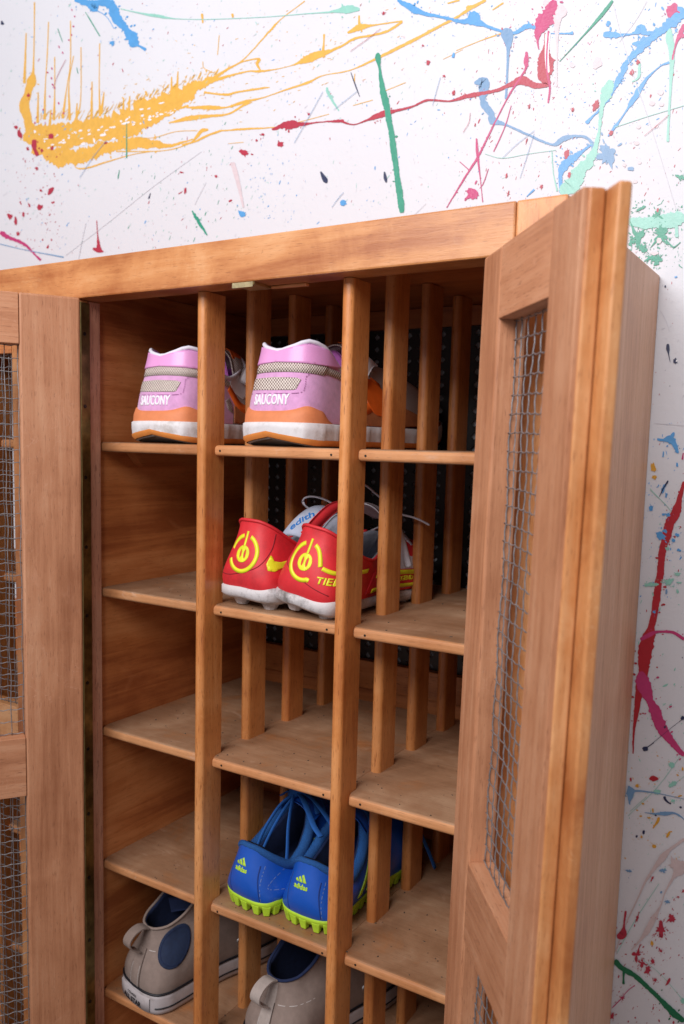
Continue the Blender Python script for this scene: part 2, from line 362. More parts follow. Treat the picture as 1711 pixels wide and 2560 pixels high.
S('A', 'gre', [(350, 308, 3), (356, 335, 4)], .2, 0); S('A', 'gre', [(545, 775, 3), (538, 815, 5)], .2, 0)
# crimson
S('A', 'cri', [(1240, 590, 10), (1290, 572, 26), (1330, 568, 36), (1380, 565, 16), (1460, 556, 5), (1568, 550, 14)], .35, 3)
for (u, v, a, b) in ((74, 580, 16, 14), (92, 612, 18, 44), (232, 620, 26, 22), (45, 985, 20, 26), (72, 1008, 14, 34), (82, 1066, 15, 18), (182, 943, 24, 26), (1112, 695, 44, 22), (1278, 658, 28, 22), (1408, 520, 12, 10), (985, 803, 12, 12), (1050, 915, 15, 8), (186, 868, 12, 10), (168, 768, 12, 16), (192, 685, 12, 14), (127, 678, 10, 16), (482, 652, 14, 8), (107, 978, 10, 22), (134, 936, 8, 14), (1198, 612, 14, 10), (1170, 640, 10, 8), (845, 868, 10, 26), (828, 785, 16, 7), (130, 435, 14, 14), (238, 676, 12, 20)):
    blob('A', 'cri', u, v, a, b, prnd.uniform(-.4, .4), .3, 2)
S('A', 'cri', [(155, 636, 18), (158, 680, 22), (172, 710, 18)], .4, 2); S('A', 'cri', [(245, 855, 8), (232, 870, 18), (220, 888, 7)], .3)
S('A', 'cri', [(441, 1005, 3), (446, 1080, 6), (449, 1120, 20), (450, 1150, 44)], .2, 0); S('A', 'cri', [(424, 1132, 10), (450, 1142, 16), (472, 1146, 5)], .2, 0)
for (u, v) in ((328, 45), (341, 75), (335, 120), (327, 160), (315, 182), (270, 214), (286, 240), (237, 312), (217, 330), (235, 356), (240, 385), (268, 470), (291, 516), (237, 518), (197, 500), (250, 400), (228, 440), (207, 560), (160, 560)): speck('mag', u/1.823, v/1.823, prnd.uniform(2, 3.4), prnd.uniform(1.2, 2.4), 1.2, .0006)
S('A', 'mag', [(0, 1060, 22), (50, 1085, 16), (110, 1112, 14), (150, 1150, 8), (186, 1186, 10)], .3)
S('A', 'nav', [(1462, 782, 6), (1474, 805, 18), (1484, 822, 22), (1489, 834, 8)], .1, 0); S('A', 'nav', [(686, 880, 3), (678, 906, 7)], .1, 0); S('A', 'ste', [(0, 1112, 4), (120, 1140, 3), (290, 1172, 6)], .1, 0); S('A', 'nav', [(8, 95, 6), (12, 112, 16)], .2, 0)
S('A', 'gry', [(920, 690, 1.6), (700, 850, 1.6), (500, 1010, 1.6), (300, 1165, 1.6)], .1, 0); S('A', 'pin', [(1060, 740, 22), (1085, 830, 18), (1110, 945, 8)], .1, 0)
# right-hand upper part
S('B', 'sky', [(262, 0, 12), (335, 40, 30), (400, 65, 16), (480, 80, 13), (560, 100, 20), (608, 92, 44), (640, 105, 24), (700, 130, 12), (790, 150, 12), (850, 120, 22), (905, 130, 14)], .25, 2)
blob('B', 'sky', 610, 82, 56, 52, 0, .25, 3); S('B', 'sky', [(960, 152, 4), (1040, 152, 8), (1062, 148, 22)], .3); S('B', 'sky', [(1200, 152, 34), (1235, 158, 28), (1330, 155, 8), (1370, 132, 44), (1400, 150, 20), (1480, 150, 5)], .4, 3)
S('B', 'sky', [(1225, 95, 18), (1218, 120, 10)], .3); S('B', 'sky', [(1385, 165, 10), (1375, 195, 40), (1330, 200, 5)], .4, 3)
S('B', 'ste', [(766, 128, 50), (762, 160, 58), (768, 195, 34), (766, 235, 14), (762, 330, 9), (756, 450, 11)], .12, .5)
S('B', 'ste', [(612, 378, 8), (655, 372, 46), (652, 415, 48), (650, 450, 26), (665, 485, 40), (690, 520, 28), (698, 548, 36), (750, 565, 11), (850, 610, 11), (965, 658, 11), (1010, 635, 26), (1060, 620, 12), (1120, 625, 12), (1148, 655, 14), (1160, 705, 22)], .25, 1)
blob('B', 'ste', 1215, 694, 74, 72, .4, .5, 12); S('B', 'ste', [(1160, 705, 22), (1200, 715, 30)], .2)
S('B', 'sky', [(1568, 40, 90), (1530, 80, 70), (1490, 115, 48), (1440, 155, 34), (1380, 210, 30), (1320, 270, 26), (1280, 340, 24), (1250, 400, 16), (1200, 480, 10), (1150, 530, 8), (1120, 560, 20)], .35, 4)
S('B', 'sky', [(1500, 283, 12), (1460, 300, 5), (1400, 355, 11), (1350, 430, 26), (1300, 510, 5), (1255, 575, 14), (1220, 620, 4)], .3, 3)
S('B', 'sky', [(1150, 655, 8), (1100, 690, 14), (1060, 720, 32), (1022, 752, 42), (1003, 800, 16), (1008, 878, 18)], .35, 3)
S('B', 'pin', [(1005, 20, 40), (1005, 50, 56), (990, 90, 34), (988, 200, 10), (986, 395, 10)], .15, 0); S('B', 'pin', [(940, 0, 40), (940, 30, 30)], .2, 0)
S('B', 'pin', [(1180, 262, 34), (1170, 285, 40), (1158, 312, 22)], .3, 0); S('B', 'pin', [(1050, 285, 20), (1066, 305, 22)], .2, 0)
for (u, v, a) in ((1460, 420, 28), (1420, 470, 26), (1465, 475, 22), (1360, 577, 22), (1440, 573, 20), (1352, 652, 22), (1295, 750, 20), (1345, 826, 20), (1365, 740, 16), (850, 255, 10)): blob('B', 'pin', u, v, a, a*.85, 0, .15)
S('B', 'cri', [(935, 150, 7), (935, 215, 18), (935, 260, 62), (936, 300, 82), (930, 345, 52), (945, 385, 22), (890, 388, 26), (830, 368, 42), (780, 385, 20), (700, 415, 15), (620, 430, 20), (570, 440, 17), (500, 460, 8), (400, 455, 9), (330, 485, 8), (250, 505, 14), (190, 520, 28), (120, 548, 8), (60, 567, 5), (0, 550, 12)], .25, 1.5)
S('B', 'mag', [(975, 0, 42), (962, 40, 52), (930, 92, 76), (908, 132, 42), (900, 180, 14), (905, 225, 4)], .35, 2); S('B', 'wht', [(947, 150, 22), (942, 250, 18), (948, 330, 15)], .05, 0)
S('B', 'mag', [(950, 140, 8), (942, 250, 8), (944, 330, 7), (956, 400, 9), (948, 468, 7)], .1, 0)
S('B', 'mag', [(850, 235, 8), (848, 280, 20), (842, 320, 8), (790, 400, 8), (750, 470, 5), (690, 590, 7), (630, 710, 9), (580, 790, 8), (486, 945, 4)], .25, 1); S('B', 'mag', [(622, 630, 7), (626, 700, 12), (640, 820, 4), (650, 920, 4)], .15, 0)
S('B', 'mag', [(780, 480, 3), (750, 580, 4), (700, 690, 5)], .2, 0); S('B', 'mag', [(545, 735, 3), (590, 775, 4)], .2, 0); S('B', 'mag', [(676, 768, 3), (655, 830, 4), (636, 858, 2)], .2, 0)
blob('B', 'mag', 600, 880, 50, 46, .2, .3, 7); S('B', 'mag', [(588, 895, 20), (574, 905, 5)], .2, 0)
S('B', 'min', [(1505, 130, 9), (1500, 170, 34), (1512, 240, 26), (1505, 400, 12), (1496, 560, 10), (1493, 645, 13)], .12, 0)
S('B', 'min', [(1235, 365, 34), (1215, 420, 54), (1192, 490, 20), (1180, 600, 14), (1160, 680, 26), (1130, 740, 44), (1090, 780, 56), (1050, 850, 64), (1000, 870, 50)], .3, 1); S('B', 'min', [(1365, 290, 9), (1360, 350, 13), (1330, 372, 4)], .3)
S('B', 'min', [(965, 690, 5), (972, 790, 4), (990, 870, 8)], .2, 0); S('B', 'min', [(660, 700, 2), (740, 720, 2.5), (860, 700, 2), (985, 683, 2)], .1, 0); S('B', 'min', [(1568, 480, 2.5), (1400, 530, 2.5), (1250, 580, 2.5)], .1, 0)
S('B', 'mag', [(1530, 15, 20), (1512, 40, 44), (1500, 80, 14)], .3, 2); S('B', 'mag', [(1568, 110, 14), (1552, 150, 20), (1530, 200, 8), (1514, 272, 8)], .3); S('B', 'mag', [(1568, 168, 20), (1545, 140, 8)], .3)
S('B', 'gre', [(174, 240, 8), (173, 256, 27), (176, 285, 18), (181, 310, 11), (190, 380, 20), (207, 460, 30), (227, 560, 26), (245, 680, 28), (258, 780, 24), (272, 880, 28), (283, 968, 26)], .16, .5)
S('B', 'gre', [(1242, 2, 12), (1190, 70, 15), (1110, 160, 6), (1000, 280, 2.5)], .12, 0); S('B', 'nav', [(203, 782, 6), (207, 810, 15), (211, 830, 6)], .1, 0); S('B', 'nav', [(50, 330, 3), (75, 400, 5), (90, 440, 2)], .1, 0)
S('B', 'sky', [(520, 240, 8), (514, 262, 14)], .1, 0); S('B', 'sky', [(16, 910, 16), (12, 936, 22)], .2, 0); S('B', 'sky', [(850, 895, 3), (885, 862, 9)], .2, 0); S('B', 'ste', [(1310, 768, 14), (1338, 769, 18)], .2, 0)
for (u, v, a, b) in ((402, 285, 14, 22), (518, 422, 14, 20), (475, 346, 11, 10), (378, 207, 8, 9), (1165, 480, 22, 44), (1033, 700, 18, 40), (1235, 605, 16, 22), (1060, 498, 10, 20), (918, 850, 12, 18), (199, 60, 11, 14), (1330, 330, 16, 26), (1358, 282, 14, 22), (1045, 795, 14, 26), (758, 800, 8, 20), (862, 485, 6, 24), (767, 880, 6, 24), (850, 640, 5, 22)):
    blob('B', 'cri', u, v, a, b, .25, .35, 3)
for (a_, b_) in (((1240, 10), (1530, 960)), ((1060, 0), (1200, 40))): pass
S('B', 'gry', [(1245, 20, 1.5), (1300, 230, 1.5), (1420, 590, 2), (1530, 950, 2)], .1, 0)
S('C', 'min', [(1215, 430, 50), (1300, 440, 66), (1400, 432, 76), (1500, 420, 90), (1568, 400, 84)], .22, 1); S('C', 'min', [(1520, 450, 20), (1522, 530, 22)], .15, 0)
for (u, v, a, b, g) in ((1270, 525, 60, 90, .3), (1400, 390, 50, 40, -.8), (1425, 515, 80, 60, -.6), (1310, 590, 34, 44, .2), (1360, 660, 40, 34, .5), (1402, 668, 44, 60, .4), (1545, 155, 36, 40, 0), (1302, 350, 50, 16, -.3), (1455, 560, 30, 14, .8), (1240, 560, 26, 60, .2), (1330, 610, 20, 24, 0)):
    blob('C', 'gre', u, v, a, b, g, .75, 9)
S('C', 'gre', [(1455, 545, 6), (1500, 590, 8), (1545, 560, 4)], .3); blob('C', 'cri', 1403, 360, 14, 24, .3, .3); blob('C', 'pin', 1385, 628, 44, 26, -.2, .2); blob('C', 'pin', 1412, 550, 30, 34, .2, .2)
S('C', 'nav', [(1467, 1192, 14), (1467, 1220, 22), (1471, 1255, 8), (1481, 1305, 3)], .1, 0); blob('C', 'nav', 1514, 1298, 26, 30, .4, .3); speck('wht', 1080+1522/2.485, 380+1296/2.485, 2.6, 3.2, 0, .0012)
blob('C', 'nav', 1450, 835, 10, 16); S('C', 'sky', [(1508, 778, 8), (1524, 774, 10)], .2, 0); S('C', 'gry', [(1420, 985, 2), (1455, 1050, 3), (1476, 1115, 2)], .1, 0)
S('C', 'sky', [(1400, 1785, 12), (1440, 1790, 20), (1480, 1785, 58), (1510, 1820, 30), (1530, 1870, 16)], .35, 3); S('C', 'sky', [(1490, 1770, 30), (1505, 1742, 12)], .3); S('C', 'sky', [(1440, 1860, 6), (1436, 1895, 9)], .2, 0); blob('C', 'mus', 1376, 1962, 32, 46, -.2, .35); blob('C', 'mus', 1383, 2020, 30, 26, 0, .3)
S('C', 'nav', [(1468, 2042, 8), (1440, 2085, 12), (1425, 2115, 5)], .2, 0); S('C', 'sky', [(1522, 1930, 10), (1525, 1955, 14)], .2); S('C', 'mag', [(1562, 1870, 7), (1556, 1910, 12)], .2)
S('C', 'gry', [(1380, 1685, 1.6), (1568, 1700, 1.6)], .1, 0); S('C', 'min', [(1355, 2090, 2.5), (1450, 2190, 3)], .1, 0)
# right-hand lower part
S('D', 'red', [(1568, 10, 22), (1545, 90, 28), (1520, 190, 52), (1482, 262, 60), (1460, 340, 52), (1432, 450, 44), (1418, 580, 42), (1400, 700, 44), (1382, 830, 42), (1362, 920, 46), (1342, 1000, 86), (1322, 1100, 84), (1312, 1200, 60), (1290, 1300, 50), (1270, 1450, 30), (1255, 1560, 14), (1250, 1700, 7)], .16, 1.2)
S('D', 'mag', [(1296, 992, 18), (1350, 962, 28), (1412, 942, 15), (1500, 948, 18), (1568, 990, 20)], .15, .5)
S('D', 'mag', [(1300, 1190, 50), (1310, 1250, 84), (1330, 1310, 80), (1355, 1375, 48), (1400, 1470, 72), (1440, 1560, 62), (1500, 1635, 40), (1568, 1712, 32)], .2, 1.5)
for (u, v, a, b, g) in ((1418, 348, 74, 46, .5), (1360, 175, 24, 36, 0), (1440, 214, 22, 16, 0), (1468, 215, 24, 26, 0), (1455, 95, 12, 30, .2), (1440, 50, 16, 50, .3), (1448, 318, 30, 18, .4), (1525, 342, 24, 20, .5), (1535, 436, 30, 16, .5), (1500, 375, 24, 16, .5), (1383, 820, 20, 14, .3)): blob('D', 'sky', u, v, a, b, g, .35, 4)
for (u, v, a, b, g) in ((1472, 632, 52, 34, -.6), (1352, 650, 66, 24, 0), (1525, 585, 30, 20, 0), (1526, 692, 16, 22, 0), (1500, 660, 16, 8, 0), (1465, 424, 20, 24, 0), (1534, 638, 34, 12, 0), (1395, 648, 30, 12, 0)): blob('D', 'min', u, v, a, b, g, .4, 4)
blob('D', 'ste', 1457, 694, 14, 30, .1, .3); S('D', 'nav', [(1465, 10, 10), (1440, 50, 8), (1412, 105, 2)], .2, 0); blob('D', 'nav', 1558, 1480, 24, 26, 0, .2); S('D', 'nav', [(1558, 1485, 4), (1500, 1530, 2), (1340, 1660, 3)], .1, 0); blob('D', 'nav', 1448, 1535, 12, 14)
S('D', 'min', [(1356, 62, 2.5), (1450, 150, 3), (1490, 200, 2.5)], .1, 0)
blob('E', 'nav', 1325, 31, 36, 32, -.4, .15); S('E', 'nav', [(1335, 22, 5), (1380, -8, 3)], .1, 0); S('E', 'nav', [(1444, 326, 18), (1452, 346, 14), (1470, 364, 9), (1486, 372, 7)], .1, 0); blob('E', 'nav', 1316, 548, 16, 26, .1, .15); blob('E', 'nav', 1272, 573, 13, 15); blob('E', 'nav', 1545, 393, 14, 14); blob('E', 'nav', 1390, 440, 14, 16)
for (u, v, a, b, g) in ((1276, 259, 24, 22, 0), (1383, 635, 26, 20, 0), (1368, 1238, 18, 28, 0), (1303, 578, 14, 14, 0), (1312, 372, 14, 12, 0), (1526, 192, 14, 10, .3), (1558, 155, 12, 22, 0), (1540, 323, 26, 10, -.3), (1350, 458, 20, 10, 0), (1470, 560, 16, 46, .6), (1374, 412, 10, 26, 0), (1298, 448, 16, 10, 0)): blob('E', 'mus', u, v, a, b, g, .25, 2)
S('E', 'mus', [(1412, 455, 20), (1400, 485, 14), (1374, 524, 7)], .2, 0)
for (u, v, a, b, g) in ((1400, 298, 36, 34, 0), (1490, 132, 34, 32, -.5), (1498, 250, 46, 32, -.4), (1498, 353, 26, 18, 0), (1560, 1595, 26, 34, 0)): blob('E', 'min', u, v, a, b, g, .3, 4)
for P_ in ([(1218, 448, 3), (1400, 270, 3), (1540, 80, 3)], [(1230, 420, 2), (1330, 330, 2)], [(1300, 1330, 2), (1430, 1440, 2.5), (1560, 1590, 3)], [(1410, 868, 2.5), (1260, 1100, 4), (1150, 1300, 3)], [(1568, 200, 2), (1480, 270, 2)]): S('E', 'min', P_, .1, 0)
S('E', 'ste', [(1222, 260, 10), (1235, 300, 44), (1228, 360, 14), (1232, 378, 5)], .3, 1); S('E', 'ste', [(1240, 292, 14), (1300, 293, 10), (1400, 306, 5), (1568, 342, 3)], .15, 0); S('E', 'ste', [(1322, 426, 3), (1390, 434, 10), (1450, 434, 26), (1500, 428, 12), (1540, 446, 8), (1568, 470, 5)], .2, 0)
blob('E', 'ste', 1224, 790, 30, 18, .3, .5, 4); blob('E', 'ste', 1434, 785, 30, 22, 0, .5, 5); blob('E', 'ste', 1425, 922, 14, 16); blob('E', 'ste', 1462, 980, 28, 18, 0, .5, 4)
S('E', 'red', [(1350, 216, 6), (1375, 212, 36), (1408, 218, 6)], .4, 1); speck('wht', 1080+1384/2.485, 1860+214/2.485, 3.4, 2.2, 0, .0012); blob('E', 'red', 1236, 220, 12, 24); S('E', 'red', [(1250, -20, 12), (1252, 30, 8)], .1, 0)
S('E', 'pgr', [(1568, 590, 18), (1480, 656, 20), (1436, 700, 42), (1392, 760, 24), (1330, 850, 14), (1270, 980, 9), (1210, 1110, 8), (1140, 1290, 9)], .2, 0); S('E', 'pgr', [(1568, 730, 50), (1530, 790, 60), (1500, 830, 20), (1450, 920, 10), (1420, 1010, 10), (1375, 1090, 34), (1340, 1160, 36), (1310, 1200, 20), (1240, 1280, 6)], .2, 0); blob('E', 'pgr', 1508, 745, 60, 70, .4, .3)
S('E', 'cri', [(1205, 1038, 16), (1198, 1090, 12), (1192, 1140, 16), (1186, 1185, 52), (1150, 1195, 34)], .15, 0)
for (u, v, a, b, n_) in ((1425, 1152, 54, 60, 26), (1484, 1080, 36, 40, 10), (1274, 1310, 50, 66, 18), (1310, 1362, 40, 36, 14), (1340, 1402, 34, 40, 8), (1372, 1352, 20, 20, 6), (1422, 1284, 18, 22, 6), (1368, 835, 10, 36, 2), (1275, 1085, 14, 40, 2), (1185, 1578, 24, 20, 8), (1118, 1690, 20, 24, 6), (1385, 1465, 14, 20, 5), (1530, 952, 12, 12, 4), (1505, 968, 9, 10, 2), (1560, 912, 10, 18, 2)): blob('E', 'cri', u, v, a, b, .3, .75, n_)
S('E', 'cri', [(1480, 1455, 14), (1470, 1478, 16), (1452, 1500, 4)], .2, 0); S('E', 'mag', [(1170, 1590, 4), (1220, 1530, 5), (1262, 1500, 6)], .3, 1); S('E', 'mag', [(1120, 1640, 6), (1170, 1590, 5)], .3, 1)
S('E', 'dgr', [(1135, 1345, 44), (1160, 1372, 30), (1200, 1405, 32), (1262, 1440, 30), (1350, 1520, 26), (1430, 1598, 32), (1500, 1670, 42), (1568, 1722, 34)], .16, .6); S('E', 'dgr', [(1196, 1400, 22), (1191, 1445, 12), (1191, 1492, 15)], .1, 0)
S('D', 'mag', [(1480, -120, 30), (1478, -110, 20)], .1, 0) if False else None
# fine spatter of every colour, streaked the way it was thrown
def spray(c, n, u0, v0, u1, v1, a, b, ang, da=.3, off=.0004):
    for k in range(n):
        r_ = abs(prnd.gauss(0, .5))*.8+.25
        speck(c, prnd.uniform(u0, u1), prnd.uniform(v0, v1), prnd.uniform(*a)*r_, prnd.uniform(*b)*r_, ang+prnd.gauss(0, da), off)
spray('min', 620, 0, 0, 1400, 640, (1.5, 5.5), (.35, .9), 2.0, .35); spray('sky', 420, 0, 0, 1400, 640, (1.2, 4.5), (.5, 1.3), 2.1, .4)
spray('cri', 330, 0, 0, 1400, 640, (1.2, 5), (.4, 1.1), 1.8, .4); spray('cri', 90, 40, 380, 150, 640, (1.5, 5), (.8, 2.2), 1.9, .4); spray('sky', 70, 640, 380, 760, 560, (1.5, 4), (.6, 1.4), 2, .3)
spray('gry', 520, 0, 0, 1711, 640, (1.5, 5), (.3, .7), 2.1, .4); spray('gre', 110, 300, 300, 620, 640, (2, 8), (.4, 1.1), 1.9, .1); spray('cri', 210, 1180, 60, 1700, 560, (2, 7), (.6, 1.6), 1.9, .25)
spray('sky', 160, 1380, 0, 1711, 400, (1.5, 6), (.5, 1.6), 2.3, .5); spray('gre', 150, 1570, 500, 1711, 680, (1.5, 7), (.5, 2.2), 2.3, .6); spray('mag', 120, 1250, 0, 1480, 260, (1.2, 4), (.5, 1.4), 2.0, .5)
spray('nav', 26, 1560, 700, 1711, 2500, (1, 3), (.6, 1.6), 2, .6); spray('cri', 130, 1530, 2240, 1711, 2560, (1.2, 5), (.6, 2.0), 2.2, .4); spray('sky', 90, 1600, 1050, 1711, 1500, (1.5, 5), (.6, 1.8), 2, .5)
spray('min', 200, 1560, 1250, 1711, 2300, (1.5, 5), (.6, 1.8), 2.1, .5); spray('mus', 60, 1560, 1880, 1711, 2150, (1.2, 4), (.7, 2), .6, .6); spray('cri', 70, 1600, 700, 1711, 1900, (1.2, 4), (.5, 1.4), 2, .4); spray('pin', 110, 1000, 0, 1711, 700, (1.5, 4), (1, 2.6), 2, .6)
spray('mus', 60, 600, 0, 1100, 260, (2, 6), (.4, 1), -.5, .2); spray('gry', 300, 1560, 700, 1711, 2560, (1.5, 6), (.3, .8), 2.2, .5)
for k in range(16):
    u = prnd.uniform(0, 1700); v = prnd.uniform(0, 620) if k < 18 else prnd.uniform(700, 2500); u = u if v < 600 else prnd.uniform(1600, 1711)
    L_ = prnd.uniform(30, 150); an = prnd.uniform(1.7, 2.6); c_ = prnd.choice(['gry', 'min', 'cri', 'gry', 'ste'])
    stroke('P', c_, [(u, v, .7), (u+math.cos(an)*L_*.5+prnd.gauss(0, 3), v+math.sin(an)*L_*.5, 1.0), (u+math.cos(an)*L_, v+math.sin(an)*L_, .6)], .15, 0)
for c_, (V_, F_) in specks.items():
    o = mesh_raw('paint_specks', V_, F_, PM[c_], wall, smooth=False); o.location = -wall.location; o['kind'] = 'stuff'


# ---------------------------------------------------------------- cabinet
XL, XLS, XA, XB, PW, PD, DP, YS = -.3153, -.3302, -.165, 0.0, .0114, .0312, .0764, -.0141
YR, YRB, ZRB, ZRT, XJ, XS = -.0345, -.0038, -.1244+Z0, -.0852+Z0, .1628, .2015
ZSH = [z+Z0 for z in (-.2714, -.4326, -.5929, -.7518, -.911, -1.070)]
SHT, YSH, YB = .0107, -.0006, .279
cab = empty('shoe_cabinet', (0, 0, 0))
tag(cab, 'tall varnished wooden shoe cabinet with open mesh doors against the splashed wall', 'cabinet')
XNP = -.356                                   # hinge line of the neighbouring bay's closed door
# carcass
board('top_rail', -1.05, XJ, YR, YRB, ZRB, ZRT, W_EXT['x'], cab, bev=.0016, seg=2)
board('corner_stile', XJ+.0003, XS, YR, YRB, .05, ZRT, W_EXT['z'], cab, bev=.0016, seg=2)
board('side_panel', XS-.018, XS, YRB+.0004, YW-.001, .03, ZRT-.001, W_SIDE['z'], cab, bev=.0012)
board('top_board', -1.05, XS-.0185, YRB+.0004, YW-.001, ZRT-.018, ZRT-.0015, W_PANEL['x'], cab)
board('centre_stile', XNP, -.3083, YR, -.0185, .05, ZRB-.0003, W_EXT['z'], cab, bev=.002)
board('partition_panel', XLS, XL, 0, YB, .06, ZRT-.0185, W_PANEL['y'], cab, bev=.0008)
board('edge_strip', XLS-.002, -.3087, -.0182, -.0030, .06, ZRB-.0006, W_STRIP['z'], cab, bev=.0006)
board('bottom_board', -1.05, XS-.0185, YRB+.0004, YB, .06, .078, W_PANEL['x'], cab)
board('plinth', -1.05, XS, -.02, YRB, 0, .0495, W_EXT['x'], cab)
# inner right wall of the bay
board('inner_side_panel', .170, .1825, .004, YB, .08, ZRT-.0185, W_PANEL['z'], cab)
# back: wooden boards above and below, a perforated black plate between
ZP0 = -.545+Z0; ZP1 = ZP0+28*.0149+1e-5
board('upper_back_board', -1.05, .169, YB+.0003, YB+.006, ZP1+.001, ZRT-.019, W_PANEL['x'], cab, bev=0)
board('lower_back_board', -1.05, .169, YB+.0003, YB+.006, .08, ZP0-.001, W_PANEL['x'], cab, bev=0)
board('back_batten', XL+.001, .169, YB-.012, YB-.0003, ZP0-.032, ZP0+.004, W_POST['x'], cab)
def perforated():
    pitch = .0149; V = []; F = []
    x0, x1 = XL+.001, .169; nx = int((x1-x0)/pitch); nz = int((ZP1-ZP0)/pitch)
    h = pitch/2; a, r = .0019, .0025                     # lobe offset and radius make a four-leaf hole
    hole = []
    for q in range(4):
        for k in range(5):
            th = q*PI/2 + (k-2)*PI/5.0
            hole.append((math.cos(q*PI/2)*a+math.cos(th)*r*.72, math.sin(q*PI/2)*a+math.sin(th)*r*.72))
    sq = []
    for (x, z) in hole:
        m_ = max(abs(x), abs(z)); sq.append((x/m_*h, z/m_*h))
    n = len(hole)
    for i in range(nx):
        for j in range(nz):
            cx = x0+(i+.5)*pitch; cz = ZP0+(j+.5)*pitch; o = len(V)
            V += [(cx+x, 0, cz+z) for x, z in hole]+[(cx+x, 0, cz+z) for x, z in sq]+[(cx+x, .0012, cz+z) for x, z in hole]
            corner = {}
            for k in range(n):
                k2 = (k+1) % n
                F.append((o+k, o+k2, o+n+k2, o+n+k)); F.append((o+k, o+k2, o+2*n+k2, o+2*n+k))
                s, s2 = sq[k], sq[k2]
                if abs(abs(s[0])-h) < 1e-9 and abs(abs(s2[1])-h) < 1e-9 and abs(abs(s[1])-h) > 1e-9 or abs(abs(s[1])-h) < 1e-9 and abs(abs(s2[0])-h) < 1e-9 and abs(abs(s2[1])-h) > 1e-9:
                    c = (math.copysign(h, s[0] if abs(s[0]) > abs(s2[0]) else s2[0]), math.copysign(h, s[1] if abs(s[1]) > abs(s2[1]) else s2[1]))
                    V.append((cx+c[0], 0, cz+c[1])); F.append((o+n+k, o+n+k2, len(V)-1))
    return mesh_raw('perforated_plate', V, F, M_STEELDARK, cab, smooth=False, loc=(0, YB+.001, 0))
perforated()
# divider posts: front edge rounded
def post_mesh(z0, z1):
    pts = []
    r = PW/2
    for k in range(9):
        th = PI+PI*k/8
        pts.append((r+math.cos(th)*r, r*.8+math.sin(th)*r*.8))
    pts += [(PW, PD), (0, PD)]
    bm = bmesh.new(); n = len(pts); segs = 1
    A = [bm.verts.new((x-PW/2, y-PD/2, z0-(z0+z1)/2)) for x, y in pts]
    B = [bm.verts.new((x-PW/2, y-PD/2, z1-(z0+z1)/2)) for x, y in pts]
    for k in range(n): bm.faces.new((A[k], A[(k+1) % n], B[(k+1) % n], B[k]))
    bm.faces.new(A[::-1]); bm.faces.new(B)
    return bm
XN = -.4945
first = {}
for xi, x in enumerate((XA, XB, XN)):
    for k in range(4):
        z0, z1 = .08, (ZRB-.0005 if k == 0 else ZRT-.0188)
        key = k > 0
        if key not in first:
            o = mesh_obj('divider_post', post_mesh(z0, z1), W_POST['z'], cab)
            for p_ in o.data.polygons: p_.use_smooth = True
            o.data.set_sharp_from_angle(angle=R_(50)); first[key] = o
        else:
            o = first[key].copy(); link(o); o.parent = cab
        o.location = (x+PW/2, YS+DP*k+PD/2, (z0+z1)/2)
# shelves: one board to each column, notched round the front post
def shelf(x0, x1, notch, z, top=True, mat=W_SHELF['x']):
    if notch: pts = [(x0+PW+.003, YSH), (x1-.0004, YSH), (x1-.0004, YB-.0125), (x0, YB-.0125), (x0, YS+PD+.0006), (x0+PW+.0004, YS+PD+.0006), (x0+PW+.0004, YSH+.004)]
    else: pts = [(x0+.0012, YSH+.001), (x1-.0004, YSH), (x1-.0004, YB-.0125), (x0, YB-.0125), (x0, YSH+.004)]
    def fr(e, cx, cy):
        ys = [v.co.y+cy for v in e.verts]
        return all(y < YSH+.0045 for y in ys) and abs(e.verts[0].co.z-e.verts[1].co.z) < 1e-6
    o = prism('shelf', pts, z-SHT, z, mat, cab, bev=.0036, seg=4, edges=fr)
    if notch:
        rn = random.Random(int(z*1000+x0*999))
        for xx in (x0+PW+.012+rn.uniform(-.003, .004), x1-.014+rn.uniform(-.004, .004)):
            bm = bmesh.new(); bmesh.ops.create_cone(bm, cap_ends=True, segments=10, radius1=.0011, radius2=.0011, depth=.0006)
            nl = mesh_obj('nail_head', bm, M_SCREW, o, (xx-o.location.x, YSH-o.location.y-.0001, rn.uniform(-.0012, .0012))); nl.rotation_euler = (PI/2, 0, 0)
    return o
for z in ZSH:
    shelf(XL+.0003, XA, False, z); shelf(XA, XB, True, z); shelf(XB, .1697, True, z)
    shelf(XN, XLS-.0005, True, z); shelf(-.66, XN, False, z)
# grit and dust left by shoes
rg = random.Random(12); bm = bmesh.new()
for k in range(520):
    z = rg.choice(ZSH[1:5]); x = rg.uniform(XL+.01, .16); y = abs(rg.gauss(0, .09))+.004; r0 = rg.uniform(.00025, .0009)
    if y > .25: continue
    m4 = Matrix.Translation((x, y, z+r0*.4)) @ Matrix.Rotation(rg.uniform(0, 6), 4, 'Z') @ Matrix.Diagonal((r0*rg.uniform(1, 2), r0, r0*.7, 1))
    bmesh.ops.create_icosphere(bm, subdivisions=1, radius=1, matrix=m4)
gr = mesh_obj('grit', bm, plain('dry_grit', (.11, .075, .05), .95, .5, 900), cab); gr['kind'] = 'stuff'
# bearer cleats under the shelves on the left wall
for z in ZSH[:5]:
    bm = bmesh.new()
    V = [bm.verts.new(v) for v in ((-.006, -.10, .008), (.006, -.10, .008), (.006, -.085, -.008), (-.006, -.085, -.008), (-.006, .11, .008), (.006, .11, .008), (.006, .11, -.008), (-.006, .11, -.008))]
    for f in ((0, 1, 2, 3), (4, 5, 6, 7), (0, 1, 5, 4), (1, 2, 6, 5), (2, 3, 7, 6), (3, 0, 4, 7)): bm.faces.new([V[i] for i in f])
    mesh_obj('shelf_cleat', bm, W_PANEL['y'], cab, (XL+.0065, .14, z-SHT-.0085))
